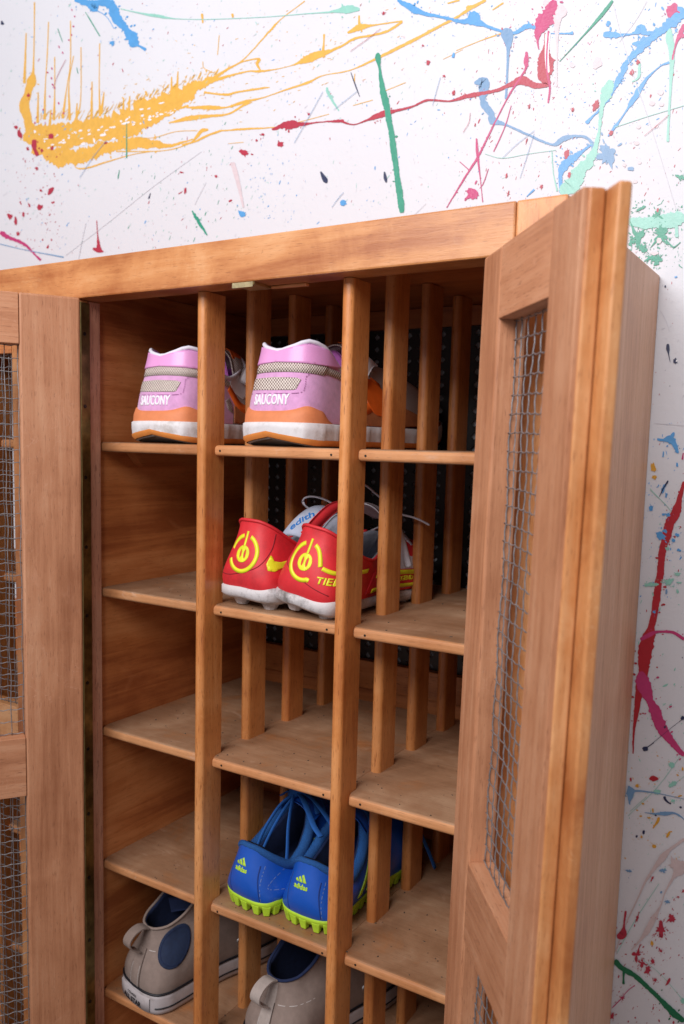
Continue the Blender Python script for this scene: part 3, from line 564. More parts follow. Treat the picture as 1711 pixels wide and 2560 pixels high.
# catch plate under the rail
bm = bmesh.new()
for (x0, x1, y0, y1, z0, z1) in ((-.1045, -.080, -.033, -.006, -.0022, 0), (-.104, -.0805, -.0345, -.0325, -.0045, .0)):
    r = bmesh.ops.create_cube(bm, size=1)
    for v in r['verts']: v.co = Vector(((x0+x1)/2+v.co.x*(x1-x0), (y0+y1)/2+v.co.y*(y1-y0), (z0+z1)/2+v.co.z*(z1-z0)))
cp = mesh_obj('catch_plate', bm, M_BRASSL, cab, (0, 0, ZRB-.0003))
board('stop_lath', -.079, -.040, -.009, YRB, ZRB-.0026, ZRB-.0004, W_EXT['x'], cab, bev=.0005)
# piano hinge leaf on the centre stile and screws
leaf = board('hinge_leaf', -.3081, -.3069, YR-.001, -.0188, .06, ZRB-.003, M_BRASS, cab, bev=.0003)
for k in range(14):
    bm = bmesh.new(); bmesh.ops.create_cone(bm, cap_ends=True, segments=12, radius1=.0022, radius2=.0018, depth=.0008)
    s = mesh_obj('hinge_screw', bm, M_SCREW, leaf, (.0009, .001, (ZRB-.035-k*.075)-((.06+ZRB-.003)/2))); s.rotation_euler = (0, PI/2, 0)

# doors
ZD, ZO, ZM, ZMB = ZRB-.002, -.1763+Z0, -.5805+Z0, -.6439+Z0
ZDB = .05
DW, DLIP, DT, DTH = .1928, .0135, .0128, .0208
def wire_mesh(parent, x0, x1, z0, z1, yo, pitch=.0131, seed=1, sag=.0012):
    rnd = random.Random(seed); bm = bmesh.new(); r = .00050
    def jit(x, z): return Vector((noise.noise(Vector((x*31, z*31, seed)))*sag, noise.noise(Vector((x*23, z*23, seed+9.3)))*sag*1.6, noise.noise(Vector((x*29, z*29, seed+4.7)))*sag))
    nx = int(round((x1-x0)/pitch)); nz = int(round((z1-z0)/pitch))
    for i in range(nx+1):
        x = x0+(x1-x0)*(i+.15)/(nx+.3); pts = []
        for j in range(nz*2+1):
            z = z0+(z1-z0)*j/(nz*2); pts.append(Vector((x, yo+(.0005 if j % 2 == i % 2 else -.0001), z))+jit(x, z))
        tube(bm, pts, r, 5, up=Vector((0, 1, 0)))
    for j in range(nz+1):
        z = z0+(z1-z0)*(j+.15)/(nz+.3); pts = []
        for i in range(nx*3+1):
            x = x0+(x1-x0)*i/(nx*3); pts.append(Vector((x, yo-.0006, z+.0006*math.sin(i*2.1)))+jit(x, z))
        tube(bm, pts, r, 5)
    o = mesh_obj('wire_mesh', bm, M_WIRE, parent, smooth=True); o['kind'] = 'stuff'
    return o
def door(name, loc, ang, sg, seed, label, outer=None, ST=.0585, ST2=.0450):
    d = empty(name, loc, ang, cab); d['label'] = label
    mi = W_DOOR
    def b(nm, x0, x1, o0, o1, z0, z1, ax, bev=.0012, mat=None, seg=2):
        y0, y1 = sorted((o0*sg, o1*sg))
        return board(nm, x0, x1, y0, y1, z0, z1, (mat or (outer or mi))[ax], d, bev=bev, seg=seg)
    b('hinge_stile', 0, ST, 0, DTH, ZDB, ZD, 'z', .0022)
    b('meeting_stile', DW-ST2, DW-.0012, 0, DT-.0005, ZDB, ZD, 'z', .0006)
    b('edge_moulding', DW-.0045, DW, .0030, DT-.0002, ZDB, ZD+.0002, 'z', .0026, mat=W_EXT, seg=4)
    b('meeting_lip', DW-ST2, DW+DLIP, DT+.0001, DTH, ZDB, ZD+.0003, 'z', .0020, mat=W_EXT, seg=4)
    for (z0, z1) in ((ZO, ZD-.0003), (ZMB, ZM), (ZDB+.0005, .14)):
        b('door_rail', ST+.0002, DW-ST2-.0002, .0003, DTH-.0003, z0, z1, 'x', .0006)
    wire_mesh(d, ST-.001, DW-ST2+.001, ZM-.001, ZO+.001, .0135*sg, seed=seed)
    wire_mesh(d, ST-.001, DW-ST2+.001, .139, ZMB+.001, .0135*sg, seed=seed+3)
    b('hinge_leaf', -.0011, -.0001, .001, DTH-.001, ZDB+.01, ZD-.004, 'z', 0, mat={'z': M_BRASS})
    return d
drR = door('door', (.1463, -.0471, 0), R_(-52.595), 1, 5, 'open right door seen from its inner side, nearest the camera', ST=.0455)
drL = door('door', (-.2908, -.0461, 0), R_(-123.93), -1, 11, 'open left door cut by the picture edge')
drN = door('door', (XNP-.0004, YR+DTH, 0), PI, 1, 21, 'closed door of the next bay seen through wire mesh', outer=W_EXT)
# the fitted right door hangs a little out of true
drR.location.x += .0168*(-.35)*0; 
def shear_door(d, lx, ly, zmid):
    d.rotation_mode = 'XYZ'
    # hinge axis leans: x shifts by lx and y by ly for each metre of height
    base = Vector(d.location); rz = d.rotation_euler.z
    ax = Vector((lx, ly, 1)).normalized()
    q = Vector((0, 0, 1)).rotation_difference(ax)
    Mx = q.to_matrix() @ Matrix.Rotation(rz, 3, 'Z')
    d.rotation_euler = Mx.to_euler()
    d.location = base - Vector((0, 0, 0)) + (Vector((lx, ly, 0))*(0-Z0)) 
shear_door(drR, .0168, -.0128, 0)
# ---------------------------------------------------------------- shoes
def interp(xs, pts, t):
    """monotone-ish smooth interpolation through control values"""
    xs = np.array(xs, float); P = np.array(pts, float); t = np.atleast_1d(t)
    d = np.gradient(P, xs, axis=0) if P.ndim == 1 else np.stack([np.gradient(P[:, k], xs) for k in range(P.shape[1])], 1)
    i = np.clip(np.searchsorted(xs, t, side='right')-1, 0, len(xs)-2); h = xs[i+1]-xs[i]; s = (t-xs[i])/h
    if P.ndim > 1: s = s[:, None]; h = h[:, None]
    return (2*s**3-3*s**2+1)*P[i]+(s**3-2*s**2+s)*h*d[i]+(-2*s**3+3*s**2)*P[i+1]+(s**3-s**2)*h*d[i+1]
OT = [0, .06, .11, .16, .24, .36, .48, .60, .70, .80, .90, 1.0]
OX = [0, .24, .385, .445, .45, .42, .405, .455, .495, .455, .30, 0]
OY = [0, .008, .032, .075, .155, .285, .42, .56, .69, .83, .945, 1.0]
class Shoe:
    """an upper lofted between the sole outline and the collar line; patches, lettering and seams are laid on it by
    (a, z): a = distance round the heel from its middle, z = height"""
    def __init__(s, root, W, L, zs, collar, lean=(.0, .0), bulge=(.10, .35, .06, .30), N=192, M=40, zf=None, wob=.0):
        s.root, s.W, s.L = root, W, L
        t = np.linspace(-1, 1, N, endpoint=False); s.t = t; at = np.abs(t)
        ox = interp(OT, OX, at)*W*np.sign(t); oy = interp(OT, OY, at)*L
        zz = interp(*zs, at) if isinstance(zs, tuple) else np.full_like(t, zs)
        s.base = np.stack([ox, oy, zz], 1)
        ct = [c[0] for c in collar]; C = interp(ct, [[c[1]*W, c[2], c[3]] for c in collar], at)
        s.col = np.stack([C[:, 0]*np.sign(t), C[:, 1], C[:, 2]], 1)
        tan = np.roll(s.base, -1, 0)-np.roll(s.base, 1, 0); out = np.stack([tan[:, 1], -tan[:, 0], 0*t], 1)
        out /= np.linalg.norm(out, axis=1)[:, None]+1e-9
        s.out = out
        b1, u1, b2, u2 = bulge
        H = (s.col[:, 2]-s.base[:, 2])[:, None]; up = np.array([0, 0, 1.0])
        fr = np.clip((at-.45)/.35, 0, 1)[:, None]             # forefoot factor
        P0, P3 = s.base, s.col
        flat = (P3-P0)*[1, 1, 0]
        P1 = P0+up*H*(u1*(1-fr)+(zf or .5)*fr)+out*H*b1
        P2 = P3-up*H*(u2*(1-fr)+.02*fr)+out*H*b2*(1-fr)-flat*.42*fr
        q = np.linspace(0, 1, M)[None, :, None]
        s.P = ((1-q)**3*P0[:, None]+3*(1-q)**2*q*P1[:, None]+3*(1-q)*q*q*P2[:, None]+q**3*P3[:, None])
        if wob:
            for i in range(N):
                for j in range(M):
                    v = Vector(s.P[i, j]*22); s.P[i, j] += out[i]*noise.noise(v)*wob*math.sin(PI*j/(M-1))
        s.N, s.M = N, M
        i0 = np.argmin(np.abs(t)); seg = np.linalg.norm(np.roll(s.base, -1, 0)-s.base, axis=1)[:, ]
        arc = np.zeros(N)
        for i in range(i0+1, N): arc[i] = arc[i-1]+seg[i-1]
        for i in range(i0-1, -1, -1): arc[i] = arc[i+1]-seg[i]
        s.arc = arc; s.i0 = i0
        # normals
        du = np.roll(s.P, -1, 0)-np.roll(s.P, 1, 0); dv = np.gradient(s.P, axis=1)
        n = np.cross(du, dv); n /= np.linalg.norm(n, axis=2)[:, :, None]+1e-12; s.n = n
    def upper(s, mat, name='upper', fore=None, tz=.4):
        N, M = s.N, s.M; V = s.P.reshape(-1, 3)
        F = [(i*M+j, ((i+1) % N)*M+j, ((i+1) % N)*M+j+1, i*M+j+1) for i in range(N) for j in range(M-1)]
        o = mesh_raw(name, V, F, mat, s.root)
        if fore:
            o.data.materials.append(fore)
            for k, f in enumerate(F):
                if abs(s.t[f[0]//M]) > tz: o.data.polygons[k].material_index = 1
        return o
    def lining(s, mat, inset=.0045, floor=.024, name='lining', bed=None, drop=.75):
        N = s.N; cen = s.col.mean(0); rows = []
        inn = s.col-s.out*inset*np.where(np.abs(s.t) < .7, 1, .3)[:, None]
        foot = s.base*np.array([.80, .86, 0])+np.array([0, s.L*.05, floor])
        for q in (0, .08, .25, .5, .8, 1): rows.append(inn*(1-q)+foot*q+np.array([0, 0, -.004*math.sin(PI*q)]))
        R = np.stack([s.col]+rows, 1); M = R.shape[1]; V = list(R.reshape(-1, 3)); V.append(foot.mean(0))
        F = [(i*M+j, ((i+1) % N)*M+j, ((i+1) % N)*M+j+1, i*M+j+1) for i in range(N) for j in range(M-1)]
        F += [(i*M+M-1, ((i+1) % N)*M+M-1, len(V)-1) for i in range(N)]
        return mesh_raw(name, V, F, mat, s.root)
    def rim(s, mat, r=.002, t1=.62, name='collar_trim', dz=0.0, inn=.0, parent=None, flat=1.0):
        bm = bmesh.new(); sel = [i for i in range(s.N) if abs(s.t[i]) <= t1]
        tube(bm, [Vector(s.col[i]-s.out[i]*inn+np.array([0, 0, dz])) for i in sel][::2], ([r(abs(s.t[i])) for i in sel][::2] if callable(r) else r), 8, flat=flat)
        return mesh_obj(name, bm, mat, parent or s.root, smooth=True)
    def at(s, a, z, off):
        x = np.interp(a, s.arc, np.arange(s.N)); i = int(x); f = x-i; k = (i+1) % s.N
        col = s.P[i]*(1-f)+s.P[k]*f; nn = s.n[i]*(1-f)+s.n[k]*f
        zc = col[:, 2]; jm = int(np.argmax(zc)); zc = zc[:jm+1]
        y = np.interp(z, zc, np.arange(jm+1)); j = min(int(y), s.M-2); g = y-j
        p = col[j]*(1-g)+col[j+1]*g; n = nn[j]*(1-g)+nn[j+1]*g
        return p+n*off
    def _wrap(s, name, V2, F, mat, off, parent=None, skirt=True):
        V = [s.at(a, z, off) for a, z in V2]; F = [list(f) for f in F]
        if skirt:
            cnt = {}
            for f in F:
                for k in range(len(f)):
                    e = (f[k], f[(k+1) % len(f)]); cnt[tuple(sorted(e))] = cnt.get(tuple(sorted(e)), []) + [e]
            low = {}
            for k, v in cnt.items():
                if len(v) == 1:
                    a, b = v[0]
                    for q in (a, b):
                        if q not in low: low[q] = len(V); V.append(s.at(*V2[q], -.0004))
                    F.append([b, a, low[a], low[b]])
        return mesh_raw(name, V, F, mat, parent or s.root, smooth=False if len(V) < 12 else True)
    def patch(s, name, polys, mat, off=.0006, d=.0022, parent=None, smooth=True):
        """polys: closed outlines in (a, z); even-odd fill"""
        pts = []; edges = []
        for P in polys:
            o = len(pts); D = []
            for k in range(len(P)):
                p, q = np.array(P[k], float), np.array(P[(k+1) % len(P)], float); m_ = max(1, int(np.linalg.norm(q-p)/d))
                D += [p+(q-p)*r/m_ for r in range(m_)]
            pts += D; edges += [(o+k, o+(k+1) % len(D)) for k in range(len(D))]
        A = np.array(pts); lo, hi = A.min(0), A.max(0)
        def inside(p):
            c = False
            for P in polys:
                for k in range(len(P)):
                    x1, y1 = P[k]; x2, y2 = P[(k+1) % len(P)]
                    if (y1 > p[1]) != (y2 > p[1]) and p[0] < (x2-x1)*(p[1]-y1)/(y2-y1)+x1: c = not c
            return c
        for gx in np.arange(lo[0]+d/2, hi[0], d):
            for gz in np.arange(lo[1]+d/2, hi[1], d):
                if inside((gx, gz)): pts.append(np.array((gx+1e-5, gz)))
        vs, es, fs, *_ = geometry.delaunay_2d_cdt([Vector((p[0]*1000, p[1]*1000)) for p in pts], edges, [], 0, 1e-4)
        V2 = [(v.x/1000, v.y/1000) for v in vs]
        F = [f for f in fs if inside((sum(V2[k][0] for k in f)/len(f), sum(V2[k][1] for k in f)/len(f)))]
        return s._wrap(name, V2, F, mat, off, parent)
    def band(s, name, pts, width, mat, off=.0006, dash=None, parent=None, cyc=False):
        """a strip of given width along a line in (a, z)"""
        C = catmull(pts, 10, cyc); V = []; F = []; n = len(C); wv = width if callable(width) else (lambda q: width)
        dist = 0; last = None
        for i, q in enumerate(C):
            a = C[(i-1) % n] if (cyc or i) else C[0]; b = C[(i+1) % n] if (cyc or i < n-1) else C[-1]
            dx = b-a; L = np.linalg.norm(dx) or 1; nn = np.array((-dx[1], dx[0]))/L*wv(i/max(1, n-1))/2
            V += [tuple(q+nn), tuple(q-nn)]
            if i:
                dist += np.linalg.norm(C[i]-C[i-1])
                if not dash or (dist/dash) % 1 < .6: F.append((2*i-2, 2*i-1, 2*i+1, 2*i))
        if cyc: F.append((2*n-2, 2*n-1, 1, 0))
        return s._wrap(name, V, F, mat, off, parent, skirt=not dash)
    def text(s, word, a0, z0, h, mat, off=.0005, xs=1.0, bold=.0, name='lettering', parent=None, shear=0.0, rot=0.0):
        cu = bpy.data.curves.new('t', 'FONT'); cu.body = word; cu.size = 1; cu.offset = bold; cu.shear = shear; cu.resolution_u = 2
        o = bpy.data.objects.new('t', cu); COL.objects.link(o); dg = bpy.context.evaluated_depsgraph_get()
        me = bpy.data.meshes.new_from_object(o.evaluated_get(dg)); bpy.data.objects.remove(o); bpy.data.curves.remove(cu)
        bm = bmesh.new(); bm.from_mesh(me); bpy.data.meshes.remove(me)
        k = h/.70
        for v in bm.verts: v.co = Vector((v.co.x*k*xs, v.co.y*k, 0))
        mx = max(v.co.x for v in bm.verts)
        for _ in range(3):
            es = [e for e in bm.edges if e.calc_length() > .0018]
            if not es: break
            bmesh.ops.subdivide_edges(bm, edges=es, cuts=1); bmesh.ops.triangulate(bm, faces=bm.faces[:])
        c, sn = math.cos(rot), math.sin(rot)
        V2 = [(a0+(v.co.x-mx/2)*c-v.co.y*sn, z0+(v.co.x-mx/2)*sn+v.co.y*c) for v in bm.verts]; F = [[v.index for v in f.verts] for f in bm.faces]
        bm.free(); return s._wrap(name, V2, F, mat, off, parent)
    def ringband(s, name, rows, mat, parent=None, tlim=None):
        """a band of sole: rows = [(outward offset, z function or number)] from top to bottom"""
        N = s.N; R = []
        for o_, z_ in rows:
            zz = np.array([z_(t) for t in s.t]) if callable(z_) else np.full(N, z_)
            p = s.base+s.out*o_; p = p.copy(); p[:, 2] = zz; R.append(p)
        R = np.stack(R, 1); M = R.shape[1]
        F = [(i*M+j+1, ((i+1) % N)*M+j+1, ((i+1) % N)*M+j, i*M+j) for i in range(N) for j in range(M-1)]
        V = list(R.reshape(-1, 3))
        return V, F, M
    def sole(s, name, rows, mat, cap=True, parent=None):
        V, F, M = s.ringband(name, rows, mat); N = s.N
        if cap:
            V = [np.array(v) for v in V]
            o = len(V)                                          # flat underside: inner ring and centre
            for i in range(N): V.append(V[i*M+M-1]*[.55, 1, 1]+np.array([0, (s.L*.5-V[i*M+M-1][1])*.12, 0]))
            F += [(i*M+M-1, ((i+1) % N)*M+M-1, o+(i+1) % N, o+i) for i in range(N)]
            half = [i for i in range(N)]
            for i in range(1, N//2): F.append((o+(N//2+i) % N, o+(N//2+i+1) % N, o+(N//2-i-1) % N, o+(N//2-i) % N))
        return mesh_raw(name, V, F, mat, parent or s.root)
def ribbon(name, pts, w_, mat, parent, th=.0011, per=8, up=Vector((0, 0, 1))):
    bm = bmesh.new(); tube(bm, [Vector(p) for p in catmull(pts, per)], w_/2, 8, flat=th/w_*2, up=up)
    return mesh_obj(name, bm, mat, parent, smooth=True)
def sheet(name, rows, mat, parent, th=.003):
    """a padded sheet (tongue) through a grid of points"""
    A = np.array(rows, float); n, m_ = A.shape[:2]
    U = [catmull(r, 6) for r in A]; U = np.array(U); U = np.array([catmull(U[:, k], 6) for k in range(U.shape[1])]).transpose(1, 0, 2)
    n, m_ = U.shape[:2]; du = np.gradient(U, axis=0); dv = np.gradient(U, axis=1); nn = np.cross(du, dv); nn /= np.linalg.norm(nn, axis=2)[:, :, None]+1e-12
    e = np.minimum(np.minimum(np.arange(n), n-1-np.arange(n))[:, None], np.minimum(np.arange(m_), m_-1-np.arange(m_))[None])
    tk = th/2*np.minimum(1, .25+e/3.0)[:, :, None]
    V = list((U+nn*tk).reshape(-1, 3))+list((U-nn*tk).reshape(-1, 3)); o = n*m_; F = []
    for i in range(n-1):
        for j in range(m_-1):
            a = i*m_+j; F.append((a, a+1, a+m_+1, a+m_)); F.append((o+a, o+a+m_, o+a+m_+1, o+a+1))
    bd = [(0, j) for j in range(m_)]+[(i, m_-1) for i in range(1, n)]+[(n-1, j) for j in range(m_-2, -1, -1)]+[(i, 0) for i in range(n-2, 0, -1)]
    ix = [i*m_+j for i, j in bd]
    for k in range(len(ix)): a, b = ix[k], ix[(k+1) % len(ix)]; F.append((a, b, o+b, o+a))
    return mesh_raw(name, V, F, mat, parent)
def ell(cx, cz, rx, rz, n=28, a0=0, a1=2*PI, rot=0):
    out = []
    for k in range(n):
        th = a0+(a1-a0)*k/n; x, z = math.cos(th)*rx, math.sin(th)*rz
        out.append((cx+x*math.cos(rot)-z*math.sin(rot), cz+x*math.sin(rot)+z*math.cos(rot)))
    return out

# colours
F_PINK = plain('pink_suede', (.62, .315, .565), .9, .12, 160, bmp=.0004, bscale=1500, sheen=.5)
F_PINKG = plain('pink_leather', (.74, .33, .645), .38, .04, 40, bmp=.0002, bscale=500)
F_PURP = plain('purple_lining', (.50, .14, .50), .9, .12, 300, bmp=.0004, bscale=900)
F_KNIT = weave('reflective_knit', (.16, .11, .10, 1), (.72, .64, .58, 1), .0034, .45)
F_KNITB = weave('beige_knit', (.22, .16, .15, 1), (.50, .42, .40, 1), .0028, .8)
F_WHT = plain('white_trim', (.70, .68, .78), .7, .06, 200, bmp=.0002, bscale=900)
F_OVER = plain('pale_grey_overlay', (.72, .69, .73), .55, .08, 90, bmp=.0002)
F_FOAM = plain('coral_foam', (.66, .215, .085), .62, .07, 120, bmp=.0002, bscale=700)
F_TAN = plain('tan_suede', (.42, .15, .055), .85, .15, 200, bmp=.0003, bscale=900)
F_ORG = plain('orange_leather', (.80, .14, .015), .5, .08, 100)
F_OUT = plain('orange_rubber', (.80, .28, .06), .6, .08, 100)
F_MID = plain('white_midsole', (.68, .66, .68), .6, .05, 150, dirt=(.30, .24, .19), dirt_amt=.6, bmp=.0002)
F_UNDER = plain('grey_outsole', (.34, .29, .27), .8, .1, 100)
F_PRINT = plain('white_print', (.80, .78, .84), .5, .03, 100)
F_LACEW = plain('white_lace', (.55, .53, .60), .85, .12, 400, bmp=.0004, bscale=1300)

PINKC = [(0, 0, .012, .0895), (.05, .19, .0145, .0940), (.095, .315, .023, .0985), (.135, .375, .038, .0945), (.19, .385, .056, .0800), (.26, .36, .074, .0720), (.34, .31, .090, .0740), (.44, .25, .106, .083), (.56, .17, .120, .0925), (.70, .10, .130, .092), (.85, .05, .136, .0885), (1, 0, .138, .087)]
def pink_shoe(loc, yaw, label):
    r = empty('running_shoe', loc, yaw); tag(r, label, 'shoe', 'pink suede running shoes')
    W, L = .0905, .275
    rock = lambda t: .0078*max(0, 1-abs(t)/.16)**1.3+.020*max(0, (abs(t)-.72)/.28)**1.8
    s = Shoe(r, W, L, ([0, .2, .4, .6, .8, 1], [.026, .023, .0225, .023, .028, .041]), PINKC, bulge=(.015, .38, .05, .34), zf=.55)
    s.base0 = s.base
    s.upper(F_PINK, fore=F_KNITB, tz=.36); s.lining(F_PURP)
    s.rim(F_WHT, .0022, .66)
    # sole: coral foam, white midsole with moulded blocks, thin orange outsole
    zf = lambda t: .0335+.0045*math.exp(-((abs(t)-.125)/.045)**2)-.012*max(0, min(1, (abs(t)-.19)/.05))+.020*max(0, (abs(t)-.75)/.25)**2
    zm = lambda t: .0225-.001*min(1, abs(t)/.3)+.022*max(0, (abs(t)-.72)/.28)**1.8
    s.sole('foam_wedge', [(-.002, lambda t: zf(t)+.0005), (.0012, lambda t: zf(t)-.0006), (.0036, lambda t: (zf(t)+zm(t))/2), (.0042, zm)], F_FOAM, cap=False)
    def wv(t, k): return k
    V, F, M = s.ringband('m', [(.0042, lambda t: zm(t)+.0004), (.0062, lambda t: zm(t)-.0006), (.0066, lambda t: (zm(t)+rock(t)+.007)/2), (.0058, lambda t: .0064+rock(t))], None)
    V = [np.array(v) for v in V]
    for i in range(s.N):
        a = s.arc[i]; blk = (a/.019) % 1
        dent = -.0009 if blk < .82 and i % 1 == 0 else 0
        for j in (1, 2, 3): V[i*M+j] += s.out[i]*dent*(1 if j != 1 else .5)
    mesh_raw('midsole', V, F, F_MID, r)
    s.sole('outsole', [(.0056, lambda t: .0066+rock(t)), (.0050, lambda t: .0042+rock(t)), (.0020, lambda t: .0012+rock(t))], F_OUT, cap=False)
    s.sole('underside', [(.0012, lambda t: .0008+rock(t)), (-.002, lambda t: .0003+rock(t)*.9)], F_UNDER)
    # heel pieces
    top = lambda a: float(np.interp(abs(a), [0, .015, .03, .045, .06, .08, .1], [.0905, .0935, .0965, .0935, .084, .075, .0735]))
    aa = np.linspace(-.062, .062, 31)
    s.patch('collar_pad', [[(a, .0792-.0030*min(1, abs(a)/.05)) for a in aa]+[(a, max(top(a)-.0012, .0768)) for a in aa[::-1]]], F_PINKG, .0022)
    s.band('knit_strip', [(-.085, .0685), (-.05, .0705), (-.034, .0735), (0, .0748), (.034, .0735), (.05, .0715), (.075, .0665), (.095, .062)], lambda q: .0098 if .3 < q < .7 else .0062, F_KNIT, .0010)
    s.patch('knit_window', [[(-.030, .0535), (-.032, .062), (-.029, .0640), (0, .0650), (.026, .0640), (.030, .0622), (.027, .0535), (.024, .0525), (0, .0528)]], F_KNIT, .0006)
    s.band('stitching', [(-.036, .050), (0, .0496), (.030, .050), (.034, .056), (.034, .066), (.042, .0695), (.06, .0685)], .0006, plain('mauve_thread', (.34, .12, .30), .9), .0007, dash=.0022)
    s.text('SAUCONY', -.0005, .0392, .0098, F_PRINT, .0006, xs=.66, bold=.024)
    for sg in (1, -1):
        s.patch('side_overlay', [[(sg*.086, .0670), (sg*.098, .076), (sg*.150, .090), (sg*.172, .080), (sg*.160, .060), (sg*.128, .050), (sg*.100, .0580)]], F_OVER, .0012)
        s.patch('side_knit', [[(sg*.094, .0635), (sg*.13, .053), (sg*.150, .056), (sg*.140, .038), (sg*.118, .044), (sg*.098, .052)]], F_KNITB, .0007)
        s.band('orange_swoop', [(sg*.086, .0610), (sg*.102, .0535), (sg*.122, .0415), (sg*.140, .040), (sg*.165, .056), (sg*.175, .07)], lambda q: .006+.006*q, F_ORG, .0014)
        s.patch('orange_eyestay', [ell(sg*.160, .052, .020, .019, 24)], F_ORG, .0016)
        s.patch('tan_quarter', [[(sg*.112, .024), (sg*.109, .042), (sg*.122, .040), (sg*.14, .037), (sg*.17, .040), (sg*.20, .044), (sg*.232, .034), (sg*.235, .024), (sg*.17, .022)]], F_TAN, .0009)
        s.patch('side_knit', [[(sg*.088, .047), (sg*.094, .050), (sg*.104, .043), (sg*.108, .034), (sg*.099, .037)]], F_KNITB, .0007)
    # tongue with beige edge, purple inside, orange tab; laces
    sheet('tongue', [[(-.026, .092, .074), (-.016, .096, .097), (0, .098, .1045), (.016, .096, .097), (.027, .092, .074)], [(-.024, .114, .078), (-.012, .116, .095), (0, .117, .100), (.012, .116, .095), (.024, .114, .078)], [(-.02, .145, .074), (-.01, .146, .084), (0, .147, .087), (.01, .146, .084), (.02, .145, .074)]], F_KNITB, r, .007)
    sheet('tongue_lining', [[(-.021, .0885, .074), (-.013, .0915, .0925), (0, .0930, .0985), (.013, .0915, .0925), (.022, .0885, .074)], [(-.020, .095, .062), (-.010, .098, .074), (0, .100, .078), (.010, .098, .074), (.020, .095, .062)]], F_PURP, r, .003)
    sheet('tongue_tab', [[(.002, .100, .1075), (.012, .100, .1045), (.020, .098, .095)], [(.000, .116, .1035), (.010, .116, .1005), (.018, .115, .092)], [(-.002, .126, .1), (.008, .126, .096), (.015, .126, .089)]], F_ORG, r, .0025)
    for k in range(4):
        y = .116+k*.014; z = .097-k*.0065
        ribbon('lace', [(-.024, y, z-.012), (-.012, y+.002, z+.001), (0, y+.003, z+.004), (.012, y+.002, z+.001), (.024, y, z-.012)], .006, F_LACEW, r)
    sheet('lace_stay', [[(.030, .098, .070), (.026, .112, .088), (.020, .130, .0945)], [(.035, .104, .066), (.031, .122, .082), (.024, .142, .086)]], F_OVER, r, .003)
    return r
for lb, x, y, yw in (('pink suede running shoe in the left column of the top shelf', -.2325, -.002, -.07), ('pink suede running shoe in the middle column of the top shelf', -.0835, -.002, -.10)):
    pink_shoe((x, y, ZSH[0]+.0003), yw, lb)

# red football boots
R_RED = plain('red_leather', (.64, .022, .032), .55, .10, 70, bmp=.0002, bscale=700, dirt=(.20, .01, .015), dirt_amt=.35)
R_YEL = plain('acid_yellow_print', (.74, .76, .02), .45, .05, 100, dirt=(.35, .36, .03), dirt_amt=.25)
R_WHT = plain('scuffed_white_rubber', (.60, .57, .58), .55, .06, 100, dirt=(.08, .065, .055), dirt_amt=.8, bmp=.0004)
R_WHL = plain('creased_white_leather', (.52, .50, .55), .6, .1, 60, dirt=(.22, .20, .22), dirt_amt=.5, bmp=.0012, bscale=90)
R_GRY = plain('grey_felt', (.21, .22, .27), .95, .14, 300, sheen=.4, bmp=.0004, bscale=1200)
R_TNG = plain('pale_tongue', (.38, .42, .53), .85, .12, 90, bmp=.0005, bscale=200)
R_STUD = plain('dull_red_stud', (.45, .05, .06), .6, .2, 80)
R_INK = plain('blue_ink', (.02, .16, .48), .6)
R_STITCH = plain('dark_red_seam', (.25, .006, .015), .8)
REDC = [(0, 0, .010, .0885), (.05, .17, .0125, .0875), (.10, .29, .023, .081), (.16, .36, .046, .0670), (.24, .37, .072, .0575), (.34, .30, .095, .0600), (.46, .24, .116, .0700), (.60, .15, .132, .074), (.80, .06, .142, .0700), (1, 0, .145, .069)]
